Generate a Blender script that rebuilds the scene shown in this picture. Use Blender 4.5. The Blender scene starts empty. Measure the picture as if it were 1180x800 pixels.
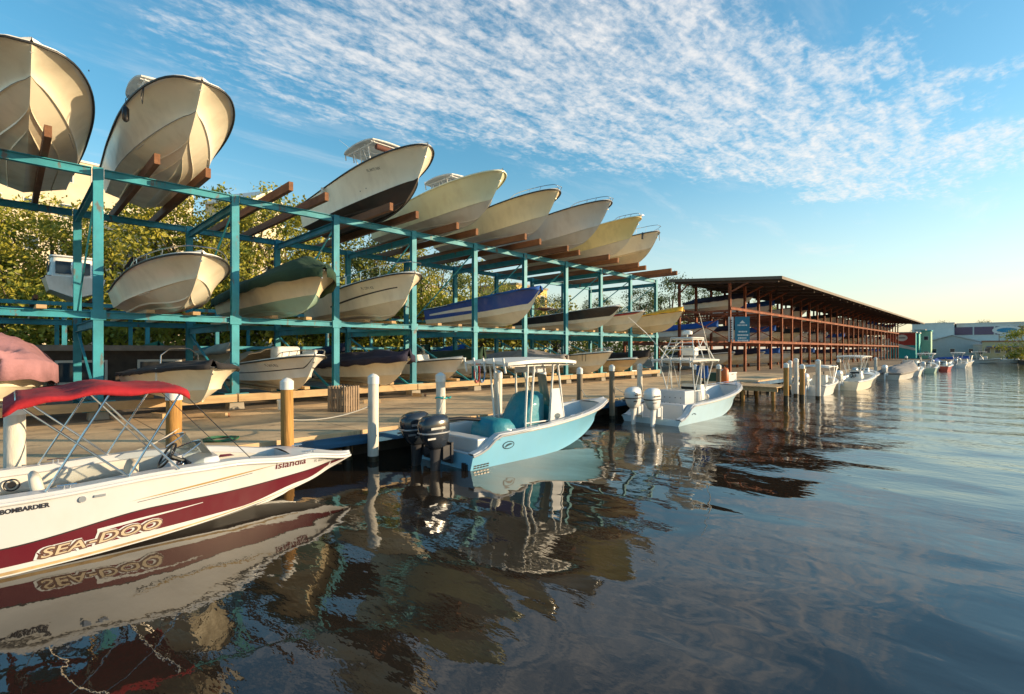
import bpy, bmesh, math, random
from mathutils import Vector, Matrix, noise
R = math.radians
SC = bpy.context.scene
COL = SC.collection
random.seed(7)

# ---------------------------------------------------------------- camera, sky, sun, exposure
CAMZ = 2.8
TH = R(44.65)
cam_d = bpy.data.cameras.new('camera'); cam = bpy.data.objects.new('camera', cam_d); COL.objects.link(cam)
cam.location = (0, 0, CAMZ); cam.rotation_euler = (R(90), 0, TH)
cam_d.sensor_width = 36; cam_d.lens = 575 / 1180 * 36; cam_d.shift_y = 3 / 1180
cam_d.clip_start = 0.05; cam_d.clip_end = 3000
SC.camera = cam

SUN_AZ = R(47)      # from +Y towards +X
SUN_EL = R(12)
sd = Vector((math.sin(SUN_AZ) * math.cos(SUN_EL), math.cos(SUN_AZ) * math.cos(SUN_EL), math.sin(SUN_EL)))
sun_d = bpy.data.lights.new('sun', 'SUN'); sun = bpy.data.objects.new('sun', sun_d); COL.objects.link(sun)
sun_d.energy = 5.0; sun_d.angle = R(0.5); sun_d.color = (1.0, 0.76, 0.47)
sun.rotation_euler = sd.to_track_quat('Z', 'Y').to_euler()
sun.location = sd * 100

SC.view_settings.view_transform = 'Standard'; SC.view_settings.look = 'None'
SC.view_settings.exposure = 0.62; SC.view_settings.gamma = 1; SC.view_settings.use_curve_mapping = False
SC.cycles.max_bounces = 6; SC.cycles.caustics_reflective = True; SC.cycles.sample_clamp_indirect = 6

W = bpy.data.worlds.new('World'); SC.world = W; W.use_nodes = True
def world():
    nt = W.node_tree; N = nt.nodes; K = nt.links; N.clear()
    out = N.new('ShaderNodeOutputWorld'); bg = N.new('ShaderNodeBackground'); bg.inputs[1].default_value = 0.145
    sky = N.new('ShaderNodeTexSky'); sky.sky_type = 'NISHITA'; sky.sun_disc = False
    sky.sun_elevation = SUN_EL; sky.sun_rotation = SUN_AZ; sky.air_density = 1.2; sky.dust_density = 0.6; sky.ozone_density = 2.2
    tc = N.new('ShaderNodeTexCoord')
    sep = N.new('ShaderNodeSeparateXYZ'); K.new(tc.outputs['Generated'], sep.inputs[0])
    def math_(op, a, b=None, c=None):
        n = N.new('ShaderNodeMath'); n.operation = op
        for i, s in enumerate((a, b, c)):
            if s is None: continue
            if isinstance(s, (int, float)): n.inputs[i].default_value = s
            else: K.new(s, n.inputs[i])
        return n.outputs[0]
    zc = math_('MAXIMUM', sep.outputs[2], 0.03)
    px = math_('DIVIDE', sep.outputs[0], zc); py = math_('DIVIDE', sep.outputs[1], zc)
    cmb = N.new('ShaderNodeCombineXYZ'); K.new(px, cmb.inputs[0]); K.new(py, cmb.inputs[1])
    # along / across the cloud bank
    al = math_('ADD', math_('MULTIPLY', px, .385), math_('MULTIPLY', py, .923))
    ac = math_('ADD', math_('MULTIPLY', px, -.923), math_('MULTIPLY', py, .385))
    def smooth(v, a, b):
        n = N.new('ShaderNodeMapRange'); n.interpolation_type = 'SMOOTHSTEP'
        n.inputs[1].default_value = a; n.inputs[2].default_value = b
        K.new(v, n.inputs[0]); return n.outputs[0]
    def noise_(vec, scale, det, rough, dist=0.0):
        n = N.new('ShaderNodeTexNoise'); n.inputs['Scale'].default_value = scale; n.inputs['Detail'].default_value = det
        n.inputs['Roughness'].default_value = rough; n.inputs['Distortion'].default_value = dist
        K.new(vec, n.inputs['Vector']); return n.outputs['Fac']
    big = noise_(cmb.outputs[0], 1.9, 3, .5)
    off = math_('MULTIPLY', math_('SUBTRACT', big, .5), 1.5)
    ac2 = math_('ADD', ac, off); al2 = math_('ADD', al, off)
    m = math_('MULTIPLY', smooth(ac2, .82, 1.35), smooth(ac2, 2.6, 1.9))
    m = math_('MULTIPLY', m, smooth(al2, 4.15, 3.0))
    m = math_('MULTIPLY', m, smooth(al2, -.9, .4))
    mp = N.new('ShaderNodeMapping'); mp.inputs['Rotation'].default_value = (0, 0, R(-28)); mp.inputs['Scale'].default_value = (1, .30, 1)
    K.new(cmb.outputs[0], mp.inputs[0])
    rip = noise_(mp.outputs[0], 16, 3, .5, .6)
    mp2 = N.new('ShaderNodeMapping'); mp2.inputs['Rotation'].default_value = (0, 0, R(30)); mp2.inputs['Scale'].default_value = (1, .7, 1)
    K.new(cmb.outputs[0], mp2.inputs[0])
    fine = noise_(mp2.outputs[0], 34, 4, .65, .3)
    tex = math_('ADD', math_('MULTIPLY', rip, .54), math_('MULTIPLY', fine, .46))
    cl = smooth(math_('ADD', tex, math_('MULTIPLY', m, .22)), .52, .92)
    cl = math_('MULTIPLY', cl, smooth(m, .02, .5))
    # thin high veils elsewhere
    mp3 = N.new('ShaderNodeMapping'); mp3.inputs['Rotation'].default_value = (0, 0, R(20)); mp3.inputs['Scale'].default_value = (1, .35, 1)
    K.new(cmb.outputs[0], mp3.inputs[0])
    veil = math_('MULTIPLY', smooth(noise_(mp3.outputs[0], 2.3, 6, .65, .4), .5, .8), .32)
    veil = math_('MULTIPLY', veil, smooth(sep.outputs[2], .03, .2))
    cl = math_('MINIMUM', math_('ADD', math_('MULTIPLY', cl, .78), veil), .93)
    # sky colour: keep the Nishita gradient, a little richer; warm low haze as scattering towards the sun
    hs = N.new('ShaderNodeHueSaturation'); hs.inputs['Saturation'].default_value = 1.32; hs.inputs['Value'].default_value = 1.12; hs.inputs['Hue'].default_value = .488
    K.new(sky.outputs[0], hs.inputs['Color'])
    hz = N.new('ShaderNodeMix'); hz.data_type = 'RGBA'; K.new(math_('MULTIPLY', smooth(sep.outputs[2], .36, -.02), .60), hz.inputs[0]); K.new(hs.outputs[0], hz.inputs[6]); hz.inputs[7].default_value = (3.7, 3.85, 3.7, 1)
    mix = N.new('ShaderNodeMix'); mix.data_type = 'RGBA'
    K.new(cl, mix.inputs[0]); K.new(hz.outputs[2], mix.inputs[6]); mix.inputs[7].default_value = (4.7, 4.5, 4.3, 1)
    K.new(mix.outputs[2], bg.inputs[0]); K.new(bg.outputs[0], out.inputs[0])
    return hs, mix, bg, sky
world()

# ---------------------------------------------------------------- materials
MATS = {}
def mat(name, col=(.5, .5, .5), rough=.5, var=.12, scale=3.0, bump=0.0, bscale=None, metal=0.0, coat=0.0, stretch=(1, 1, 1),
        dirt=None, dirt_amt=.5, dirt_scale=1.5, dirt_stretch=(1, 1, 1), rust=None, rust_amt=.8, trans=0.0, emit=0.0, spec=.5, sheen=0, hue=0.0):
    if name in MATS: return MATS[name]
    m = bpy.data.materials.new(name); m.use_nodes = True; nt = m.node_tree; N = nt.nodes; K = nt.links
    b = N['Principled BSDF']; b.inputs['Roughness'].default_value = rough; b.inputs['Metallic'].default_value = metal
    b.inputs['Coat Weight'].default_value = coat; b.inputs['Coat Roughness'].default_value = .08
    b.inputs['Specular IOR Level'].default_value = spec
    if sheen: b.inputs['Sheen Weight'].default_value = sheen
    tc = N.new('ShaderNodeTexCoord')
    def nz(sc, st, det=5):
        mp = N.new('ShaderNodeMapping'); mp.inputs['Scale'].default_value = st; K.new(tc.outputs['Object'], mp.inputs[0])
        n = N.new('ShaderNodeTexNoise'); n.inputs['Scale'].default_value = sc; n.inputs['Detail'].default_value = det
        n.inputs['Roughness'].default_value = .6; K.new(mp.outputs[0], n.inputs['Vector']); return n.outputs['Fac']
    f = nz(scale, stretch)
    mr = N.new('ShaderNodeMapRange'); mr.inputs[1].default_value = .3; mr.inputs[2].default_value = .7; K.new(f, mr.inputs[0])
    mx = N.new('ShaderNodeMix'); mx.data_type = 'RGBA'; K.new(mr.outputs[0], mx.inputs[0])
    c = Vector(col)
    lo = [max(0, x * (1 - var)) for x in c]; hi = [min(1, x * (1 + var)) for x in c]
    lo[2] *= (1 - hue); hi[0] *= (1 + hue)
    mx.inputs[6].default_value = (*lo, 1); mx.inputs[7].default_value = (*hi, 1)
    cur = mx.outputs[2]
    if dirt:
        d = nz(dirt_scale, dirt_stretch, 7)
        r2 = N.new('ShaderNodeMapRange'); r2.inputs[1].default_value = .48; r2.inputs[2].default_value = .72; r2.inputs[4].default_value = dirt_amt
        K.new(d, r2.inputs[0]); m2 = N.new('ShaderNodeMix'); m2.data_type = 'RGBA'
        K.new(r2.outputs[0], m2.inputs[0]); K.new(cur, m2.inputs[6]); m2.inputs[7].default_value = (*dirt, 1); cur = m2.outputs[2]
        rr = N.new('ShaderNodeMapRange'); rr.inputs[3].default_value = rough; rr.inputs[4].default_value = min(1, rough + .35)
        K.new(d, rr.inputs[0]); K.new(rr.outputs[0], b.inputs['Roughness'])
    if rust:
        d3 = nz(3.3, (1, 1, .35), 8); r3 = N.new('ShaderNodeMapRange'); r3.inputs[1].default_value = .60; r3.inputs[2].default_value = .66; r3.inputs[4].default_value = rust_amt
        K.new(d3, r3.inputs[0]); m3 = N.new('ShaderNodeMix'); m3.data_type = 'RGBA'; K.new(r3.outputs[0], m3.inputs[0]); K.new(cur, m3.inputs[6]); m3.inputs[7].default_value = (*rust, 1); cur = m3.outputs[2]
    K.new(cur, b.inputs['Base Color'])
    if bump:
        bn = N.new('ShaderNodeBump'); bn.inputs['Strength'].default_value = 1.0; bn.inputs['Distance'].default_value = bump
        K.new(nz(bscale or scale * 4, stretch, 4), bn.inputs['Height']); K.new(bn.outputs[0], b.inputs['Normal'])
    if trans:
        tr = N.new('ShaderNodeBsdfTranslucent'); K.new(cur, tr.inputs[0]); ms = N.new('ShaderNodeMixShader'); ms.inputs[0].default_value = trans
        K.new(b.outputs[0], ms.inputs[1]); K.new(tr.outputs[0], ms.inputs[2]); K.new(ms.outputs[0], N['Material Output'].inputs[0])
    if emit:
        b.inputs['Emission Color'].default_value = (*col, 1); b.inputs['Emission Strength'].default_value = emit
    MATS[name] = m; return m

def glass(name, col, alpha=.35):
    if name in MATS: return MATS[name]
    m = bpy.data.materials.new(name); m.use_nodes = True; nt = m.node_tree; N = nt.nodes; K = nt.links
    b = N['Principled BSDF']; b.inputs['Base Color'].default_value = (*col, 1); b.inputs['Roughness'].default_value = .05
    tr = N.new('ShaderNodeBsdfTransparent'); tr.inputs[0].default_value = (.75, .8, .8, 1)
    lw = N.new('ShaderNodeLayerWeight'); lw.inputs[0].default_value = .25
    mr = N.new('ShaderNodeMapRange'); mr.inputs[3].default_value = alpha; mr.inputs[4].default_value = 1; K.new(lw.outputs['Fresnel'], mr.inputs[0])
    ms = N.new('ShaderNodeMixShader'); K.new(mr.outputs[0], ms.inputs[0]); K.new(tr.outputs[0], ms.inputs[1]); K.new(b.outputs[0], ms.inputs[2])
    K.new(ms.outputs[0], N['Material Output'].inputs[0]); MATS[name] = m; return m

def gel(name, col, dirt=(.30, .22, .12), amt=.35):
    return mat(name, col, .22, .04, 1.2, 0, coat=.25, dirt=dirt, dirt_amt=amt, dirt_scale=1.6, dirt_stretch=(1.2, 1.2, .5))
CREAM = gel('gelcoat_cream', (.82, .74, .57), amt=.22); WHITE = gel('gelcoat_white', (.78, .76, .70), amt=.22)
SAGE = gel('gelcoat_pale_green', (.68, .70, .48), amt=.22); GREYW = gel('gelcoat_grey_white', (.60, .58, .52), amt=.25)
YELL = gel('gelcoat_butter_yellow', (.78, .62, .26)); TAN = gel('gelcoat_tan', (.60, .46, .28))
SAND = gel('gelcoat_sand', (.76, .64, .42), amt=.25)
BLUEH = gel('gelcoat_royal_blue', (.02, .07, .34), (.3, .3, .35), .15); BLACKH = gel('gelcoat_black', (.02, .02, .022), (.12, .1, .08), .3)
AQUA = gel('gelcoat_sky_blue', (.17, .43, .62), (.2, .4, .42), .18); PALEB = gel('gelcoat_pale_blue', (.40, .58, .70), (.3, .4, .4), .2)
GREENH = gel('gelcoat_dark_green', (.02, .12, .08), (.1, .1, .08), .2); REDH = gel('gelcoat_red', (.4, .03, .03), (.2, .1, .08), .2)
SNOW = gel('gelcoat_bright_white', (.54, .56, .58), (.42, .33, .20), .16)
BOTD = mat('antifouling_dark', (.045, .035, .03), .6, .25, 2, .004)
TEALB = gel('gelcoat_seafoam', (.35, .52, .42), (.3, .28, .2), .3)
MAROON = gel('gelcoat_maroon', (.10, .008, .016), (.1, .05, .05), .2)
RUB = mat('rub_rail_black', (.02, .02, .02), .5); RUBW = mat('rub_rail_grey', (.45, .44, .42), .4)
RUST = mat('waterline_stain', (.42, .30, .15), .6, .3, 4, dirt=(.12, .08, .04), dirt_amt=.6, dirt_scale=5)
STEEL = mat('stainless_steel', (.62, .62, .62), .22, .05, 5, metal=1); ALU = mat('white_powder_coat', (.75, .74, .7), .35, .05)
BLK = mat('black_plastic', (.015, .015, .017), .35, .2); GOLD = mat('gold_pinstripe', (.35, .24, .08), .4)
VINYL = mat('white_vinyl', (.66, .62, .54), .5, .08, 3, .004, 6, dirt=(.3, .25, .18), dirt_amt=.35)
VINYLG = mat('beige_vinyl', (.50, .44, .34), .55, .1, 3, .004, 6)
NONSK = mat('nonskid_deck', (.62, .60, .54), .7, .08, 12, .002, 60, dirt=(.35, .3, .22), dirt_amt=.3)
GLS = glass('tinted_acrylic', (.02, .02, .02), .55); GLC = glass('clear_acrylic', (.25, .27, .25), .12)
def cloth(name, col): return mat(name, col, .85, .15, 2.0, .03, 3.5, dirt=[x * .55 for x in col], dirt_amt=.5, dirt_scale=1.1)
C_RED = cloth('red_canvas', (.33, .010, .018)); C_PINK = cloth('faded_pink_tarp', (.34, .17, .19)); C_GREEN = cloth('dark_green_canvas', (.018, .05, .028))
C_NAVY = cloth('navy_canvas', (.02, .018, .04)); C_GREY = cloth('grey_canvas', (.30, .28, .26)); C_BLACK = cloth('black_canvas', (.022, .02, .022))
C_TEAL = mat('teal_canvas', (.008, .20, .27), .6, .15, 2, .03, 5, coat=.1); C_BLUE = cloth('blue_canvas', (.015, .09, .35)); C_WHITE = cloth('white_canvas', (.68, .66, .6))
C_BEIGE = cloth('beige_canvas', (.38, .32, .24)); C_GRN2 = cloth('mid_green_canvas', (.01, .12, .07))
TEAL = mat('teal_painted_steel', (.024, .26, .33), .42, .18, 2.5, .002, 30, dirt=(.01, .09, .15), dirt_amt=.55, dirt_scale=.8, dirt_stretch=(1, 1, .5), rust=(.13, .06, .03), rust_amt=.7)
RUSTS = mat('rust_red_steel', (.23, .065, .028), .7, .5, 1.1, .003, 20, rust=(.42, .17, .05), rust_amt=.5, dirt=(.08, .035, .025), dirt_amt=.6, dirt_scale=.7)
TIMB = mat('bunk_timber', (.19, .085, .04), .75, .25, 2, .006, 12, stretch=(.25, 4, 4), dirt=(.07, .035, .02), dirt_amt=.5)
TIMBL = mat('pale_timber', (.46, .32, .17), .75, .2, 2, .006, 10, stretch=(4, .25, 4), dirt=(.2, .12, .06), dirt_amt=.5)
CONC = mat('concrete', (.32, .28, .22), .85, .2, 3, .006, 30, dirt=(.12, .09, .06), dirt_amt=.5)
PW = mat('white_painted_piling', (.66, .62, .54), .6, .12, 3, .008, 10, stretch=(3, 3, .5), dirt=(.25, .2, .13), dirt_amt=.5, dirt_scale=3, dirt_stretch=(2, 2, .5))
PWOOD = mat('golden_piling_wood', (.42, .22, .06), .75, .3, 2, .012, 8, stretch=(5, 5, .4), dirt=(.12, .06, .02), dirt_amt=.6, dirt_scale=3, dirt_stretch=(4, 4, .4))
PGREY = mat('weathered_piling_wood', (.20, .16, .11), .85, .3, 2, .012, 8, stretch=(5, 5, .4))
PCAP = mat('white_piling_cap', (.72, .72, .68), .4, .05); WETW = mat('wet_piling_foot', (.035, .028, .015), .4, .4, 5, .01)
OUTD = mat('outboard_dark_grey', (.022, .027, .036), .18, .1, coat=.5); OUTW = mat('outboard_white', (.74, .74, .72), .22, .05, coat=.5)
OUTL = mat('outboard_leg_dark', (.03, .03, .035), .4); SILV = mat('silver_trim', (.4, .42, .45), .3, .1, metal=.6)

# ---------------------------------------------------------------- mesh builder
class MB:
    def __init__(s): s.v = []; s.f = []; s.m = []
    def add(s, vs, fs, mi=0):
        o = len(s.v); s.v += [tuple(v) for v in vs]
        for f in fs: s.f.append(tuple(i + o for i in f)); s.m.append(mi)
        return s
    def box(s, c, d, mi=0, rz=0, taper=1.0, rot=None):
        x, y, z = [a / 2 for a in d]; vs = []
        for k in (-1, 1):
            t = taper if k > 0 else 1
            for a, b in ((-1, -1), (1, -1), (1, 1), (-1, 1)): vs.append(Vector((a * x * t, b * y * t, k * z)))
        if rz: m = Matrix.Rotation(rz, 3, 'Z'); vs = [m @ v for v in vs]
        if rot is not None: vs = [rot @ v for v in vs]
        c = Vector(c)
        return s.add([v + c for v in vs], [(3, 2, 1, 0), (4, 5, 6, 7), (0, 1, 5, 4), (1, 2, 6, 5), (2, 3, 7, 6), (3, 0, 4, 7)], mi)
    def bar(s, p, q, w, h, mi=0, up=(0, 0, 1)):
        p = Vector(p); q = Vector(q); d = (q - p).normalized(); u = Vector(up)
        if abs(d.dot(u)) > .98: u = Vector((1, 0, 0))
        a = d.cross(u).normalized(); b = a.cross(d).normalized(); vs = []
        for o in (p, q):
            for i, j in ((-1, -1), (1, -1), (1, 1), (-1, 1)): vs.append(o + a * i * w / 2 + b * j * h / 2)
        return s.add(vs, [(3, 2, 1, 0), (4, 5, 6, 7), (0, 1, 5, 4), (1, 2, 6, 5), (2, 3, 7, 6), (3, 0, 4, 7)], mi)
    def ibeam(s, p, q, w, h, t=.025, mi=0, up=(0, 0, 1)):
        p = Vector(p); q = Vector(q); d = (q - p).normalized(); u = Vector(up); a = d.cross(u).normalized(); b = a.cross(d).normalized()
        s.bar(p + b * (h / 2 - t / 2), q + b * (h / 2 - t / 2), w, t, mi, b); s.bar(p - b * (h / 2 - t / 2), q - b * (h / 2 - t / 2), w, t, mi, b)
        s.bar(p, q, t, h - 2 * t - .001, mi, b); return s
    def tube(s, pts, r, n=7, mi=0, cap=True, closed=False):
        pts = [Vector(p) for p in pts]; L = len(pts); o = len(s.v)
        ref = None
        for i, p in enumerate(pts):
            if closed: d = pts[(i + 1) % L] - pts[i - 1]
            else: d = pts[min(i + 1, L - 1)] - pts[max(i - 1, 0)]
            d = d.normalized() if d.length > 1e-9 else Vector((0, 0, 1))
            if ref is None: ref = Vector((0, 0, 1)) if abs(d.z) < .9 else Vector((1, 0, 0))
            a = d.cross(ref).normalized(); b = a.cross(d).normalized(); ref = b
            rr = r[i] if isinstance(r, (list, tuple)) else r
            for k in range(n):
                an = 2 * math.pi * k / n; s.v.append(tuple(p + (a * math.cos(an) + b * math.sin(an)) * rr))
        for i in range(L if closed else L - 1):
            j = (i + 1) % L
            for k in range(n):
                k2 = (k + 1) % n; s.f.append((o + i * n + k, o + i * n + k2, o + j * n + k2, o + j * n + k)); s.m.append(mi)
        if cap and not closed:
            s.f.append(tuple(o + k for k in range(n - 1, -1, -1))); s.m.append(mi)
            s.f.append(tuple(o + (L - 1) * n + k for k in range(n))); s.m.append(mi)
        return s
    def loft(s, rings, closed=True, mi=0, cap=True, mif=None):
        o = len(s.v); n = len(rings[0])
        for r in rings: s.v += [tuple(p) for p in r]
        for i in range(len(rings) - 1):
            for k in range(n if closed else n - 1):
                k2 = (k + 1) % n; s.f.append((o + i * n + k, o + i * n + k2, o + (i + 1) * n + k2, o + (i + 1) * n + k))
                s.m.append(mif(i, k) if mif else mi)
        if cap and closed:
            s.f.append(tuple(o + k for k in range(n - 1, -1, -1))); s.m.append(mi)
            s.f.append(tuple(o + (len(rings) - 1) * n + k for k in range(n))); s.m.append(mi)
        return s
    def xform(s, M, start=0):
        for i in range(start, len(s.v)): s.v[i] = tuple(M @ Vector(s.v[i]))
        return s
    def build(s, name, mats, parent=None, smooth=None, bevel=0, solid=0, merge=False):
        me = bpy.data.meshes.new(name); me.from_pydata(s.v, [], s.f)
        if not isinstance(mats, (list, tuple)): mats = [mats]
        for m in mats: me.materials.append(m)
        me.polygons.foreach_set('material_index', s.m)
        if merge or True:
            bm = bmesh.new(); bm.from_mesh(me)
            if merge: bmesh.ops.remove_doubles(bm, verts=bm.verts, dist=2e-4); bmesh.ops.dissolve_degenerate(bm, edges=bm.edges, dist=1e-5)
            bmesh.ops.recalc_face_normals(bm, faces=bm.faces); bm.to_mesh(me); bm.free()
        if smooth is not None:
            me.polygons.foreach_set('use_smooth', [True] * len(me.polygons)); me.set_sharp_from_angle(angle=R(smooth))
        me.update()
        o = bpy.data.objects.new(name, me); COL.objects.link(o)
        if parent is not None: o.parent = parent
        if solid: md = o.modifiers.new('solid', 'SOLIDIFY'); md.thickness = solid
        if bevel:
            md = o.modifiers.new('bevel', 'BEVEL'); md.width = bevel; md.segments = 2; md.limit_method = 'ANGLE'; md.angle_limit = R(40)
            if smooth is None:
                me.polygons.foreach_set('use_smooth', [True] * len(me.polygons)); md.harden_normals = True
        return o
def tag(o, label=None, cat=None, group=None, kind=None):
    if label: o['label'] = label
    if cat: o['category'] = cat
    if group: o['group'] = group
    if kind: o['kind'] = kind
    return o
def empty(name, loc, rz=0, label=None, cat=None, group=None):
    o = bpy.data.objects.new(name, None); COL.objects.link(o); o.location = loc; o.rotation_euler = (0, 0, rz); o.empty_display_size = .3
    return tag(o, label, cat, group)
def copy_tree(o, parent=None):
    c = o.copy(); COL.objects.link(c)
    if parent is not None: c.parent = parent
    for ch in list(o.children): copy_tree(ch, c)
    return c
def P(px, py, plane='z', val=0.0):
    """photo pixel -> world point on a plane (used while measuring)"""
    u = (px - 590) / 575; v = (403 - py) / 575; s, c = math.sin(TH), math.cos(TH)
    d = Vector((-s + u * c, c + u * s, v)); k = {'x': 0, 'y': 1, 'z': 2}[plane]
    t = (val - (0, 0, CAMZ)[k]) / d[k]; return Vector((0, 0, CAMZ)) + d * t
def sx(x): return math.copysign(1, x)
def lerp(a, b, t): return a + (b - a) * t
def clamp(x, a=0, b=1): return max(a, min(b, x))
def sstep(a, b, x): t = clamp((x - a) / (b - a)); return t * t * (3 - 2 * t)
def text_mesh(txt, size, extrude=0.0, bold=0.0, shear=0.0, space=1.0):
    cu = bpy.data.curves.new('txt', 'FONT'); cu.body = txt; cu.size = size; cu.extrude = extrude; cu.offset = bold; cu.shear = shear
    cu.space_character = space; cu.resolution_u = 3
    o = bpy.data.objects.new('txt', cu); COL.objects.link(o); dg = bpy.context.evaluated_depsgraph_get()
    me = bpy.data.meshes.new_from_object(o.evaluated_get(dg)); bpy.data.objects.remove(o); bpy.data.curves.remove(cu)
    vs = [v.co.copy() for v in me.vertices]; fs = [tuple(p.vertices) for p in me.polygons]; bpy.data.meshes.remove(me)
    return vs, fs
# ---------------------------------------------------------------- boats
class Hull:
    """x: 0 stern .. L bow, keel at z=0"""
    def __init__(h, L=8, B=2.5, Hs=1.15, Hb=1.9, kt=.55, kp=2.8, tb=.35, pb=2.4, e=.75, flare=2.0, ch=.82, tc=.92, zc0=.34, zs=None, sp=1.6, nose=.03, stern=.94):
        h.L, h.B, h.Hs, h.Hb, h.kt, h.kp, h.tb, h.pb, h.e, h.flare, h.ch, h.tc, h.zc0, h._zs, h.sp, h.nose, h.stern = L, B, Hs, Hb, kt, kp, tb, pb, e, flare, ch, tc, zc0, zs, sp, nose, stern
    def zs(h, t): return h._zs(t) if h._zs else h.Hs + (h.Hb - h.Hs) * max(t, 0) ** h.sp
    def zk(h, t): return 0 if t < h.kt else (h.zs(1) - .08) * ((t - h.kt) / (1 - h.kt)) ** h.kp
    def bs(h, t):
        s = h.stern + (1 - h.stern) * sstep(0, .4, t)
        k = clamp((t - h.tb) / (1 - h.tb))
        return h.B / 2 * s * max(0, 1 - k ** h.pb) ** h.e + h.nose * sstep(.9, 1, t)
    def bc(h, t):
        k = clamp((t - h.tb * .6) / (h.tc - h.tb * .6))
        return h.B / 2 * h.ch * (h.stern + (1 - h.stern) * sstep(0, .4, t)) * max(0, 1 - k ** 2.2) ** .85
    def zc(h, t):
        k = clamp(t / h.tc); e = h.zk(h.tc)
        return h.zc0 + (e - h.zc0) * k ** 3 if t < h.tc else h.zk(t)
    def yc(h, t): return h.bc(t) + .05 * sstep(0, .25, h.bc(t))
    def side_y(h, t, s):
        f = 1 + (h.flare - 1) * sstep(.15, .95, t); y0 = h.yc(t)
        return y0 + (h.bs(t) - y0) * clamp(s) ** f
    def side(h, t, s): return h.side_y(t, s), h.zc(t) + (h.zs(t) - h.zc(t)) * s
    def at_xz(h, x, z):
        t = clamp(x / h.L, 0, .999); s = (z - h.zc(t)) / max(.01, h.zs(t) - h.zc(t)); return h.side_y(t, clamp(s))
    def ts(h, n=30): return [1 - (1 - k / n) ** 1.5 for k in range(n + 1)]

def hull_mesh(h, parent, mats, stripes=(), n=30, strakes=True, rows=(0, .08, .2, .35, .5, .65, .8, .9, 1)):
    """mats: [bottom, side, ...]; stripes: (s_lo, s_hi, mat_index)"""
    ss = sorted(set(list(rows) + [a for st in stripes for a in st[:2]]))
    g1 = lambda t: max(0, 1 - (max(0, t - .3) / .43) ** 2.6) ** .8; g2 = lambda t: max(0, 1 - (max(0, t - .3) / .53) ** 2.8) ** .8
    if strakes: qs = [(0, 0), (.34, 0), (.35, 1), (.37, 0), (.66, 0), (.67, 1), (.69, 0), (1, 0)]
    else: qs = [(0, 0), (.5, 0), (1, 0)]
    half_n = len(qs) + len(ss)
    rings = []
    for t in h.ts(n):
        b = h.bc(t); zk, zc = h.zk(t), h.zc(t); x = t * h.L; half = []
        for q, lip in qs:
            q = q if q in (0, 1, .5) else q * (g1(t) if q < .5 else g2(t)); lip = lip * sstep(0, .12, q)
            z = zk + (zc - zk) * q - .12 * (zc - zk) * math.sin(q * math.pi) * sstep(.4, .8, t)
            half.append((x, b * q, z - lip * .036 * sstep(.1, .4, b)))
        for s in ss:
            y, z = h.side(t, s); half.append((x, y, z))
        rings.append([(p[0], -p[1], p[2]) for p in reversed(half)] + half[1:])
    nq = len(qs)
    def mi(i, k):
        j = k - (half_n - 1) if k >= half_n - 1 else (half_n - 2) - k
        if j < nq: return 0
        s = (ss[j - nq] + ss[min(j - nq + 1, len(ss) - 1)]) / 2
        for a, b, m in stripes:
            if a <= s <= b: return m
        return 1
    mb = MB(); mb.loft(rings, closed=False, cap=False, mif=mi)
    mb.f.append(tuple(range(len(rings[0])))); mb.m.append(1)
    o = mb.build('hull', mats, parent, smooth=26, merge=True)
    return o
def rub(h, parent, m=None, r=.03, dz=-.03, n=26, name='rub_rail'):
    pts = [(t * h.L, -h.bs(t) - .006, h.zs(t) + dz) for t in h.ts(n)]
    pts2 = [(x, -y, z) for x, y, z in reversed(pts)]
    return MB().tube(pts + pts2, r, 6, cap=True).build(name, m or RUB, parent, smooth=60)
def deck(h, parent, m=None, floor=.5, w=.22, td=.72, n=26, crown=.05, mfloor=None, tfl=None, notch=0):
    fz = lambda t: max(floor, h.zk(t) + .08, h.zc(t) - .02 if h.zc(t) < h.zs(t) - .2 else 0)
    fy = lambda t: max(.02, min(h.bs(t) - min(w, h.bs(t) * .6) - .05, h.at_xz(t * h.L, fz(t)) - .05))
    tt = [t for t in h.ts(n) if t < td] + [td]; mb = MB(); rings = []
    for t in tt:
        b = h.bs(t); ww = min(w, b * .6); z = h.zs(t); x = t * h.L + (.02 if t == 0 else 0)
        half = [(x, b - .004, z), (x, b - .03, z + .03), (x, b - ww, z + .035), (x, b - ww - .03, z - .02), (x, fy(t), fz(t)), (x, 0, fz(t))]
        rings.append([(p[0], -p[1], p[2]) for p in half] + [p for p in reversed(half[:-1])])
    mb.loft(rings, closed=False, cap=False, mif=lambda i, k: 1 if k in (4, 5) else 0)
    tf = [td] + [t for t in h.ts(n) if t > td]; rings = []
    for t in tf:
        b = h.bs(t); z = h.zs(t); x = t * h.L; ww = min(w, b * .6)
        half = [(x, b - .004, z), (x, b - .03 * min(1, b * 3), z + .03), (x, b - ww, z + .035), (x, (b - ww) * .5, z + .035 + crown * .8), (x, 0, z + .035 + crown)]
        rings.append([(p[0], -p[1], p[2]) for p in half] + [p for p in reversed(half[:-1])])
    mb.loft(rings, closed=False, cap=False)
    b = h.bs(td) - min(w, h.bs(td) * .6); x = td * h.L; z = h.zs(td)
    mb.add([(x, -b, z + .034), (x, b, z + .034), (x, fy(td), fz(td)), (x, -fy(td), fz(td))], [(0, 1, 2, 3)])
    b = h.bs(0) - w
    mb.box((.09, 0, (h.zs(0) + floor) / 2 + .0), (.12, 2 * b + .02, h.zs(0) - floor + .03 - notch))
    return mb.build('deck', [m or WHITE, mfloor or NONSK], parent, smooth=35, merge=True)
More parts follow.
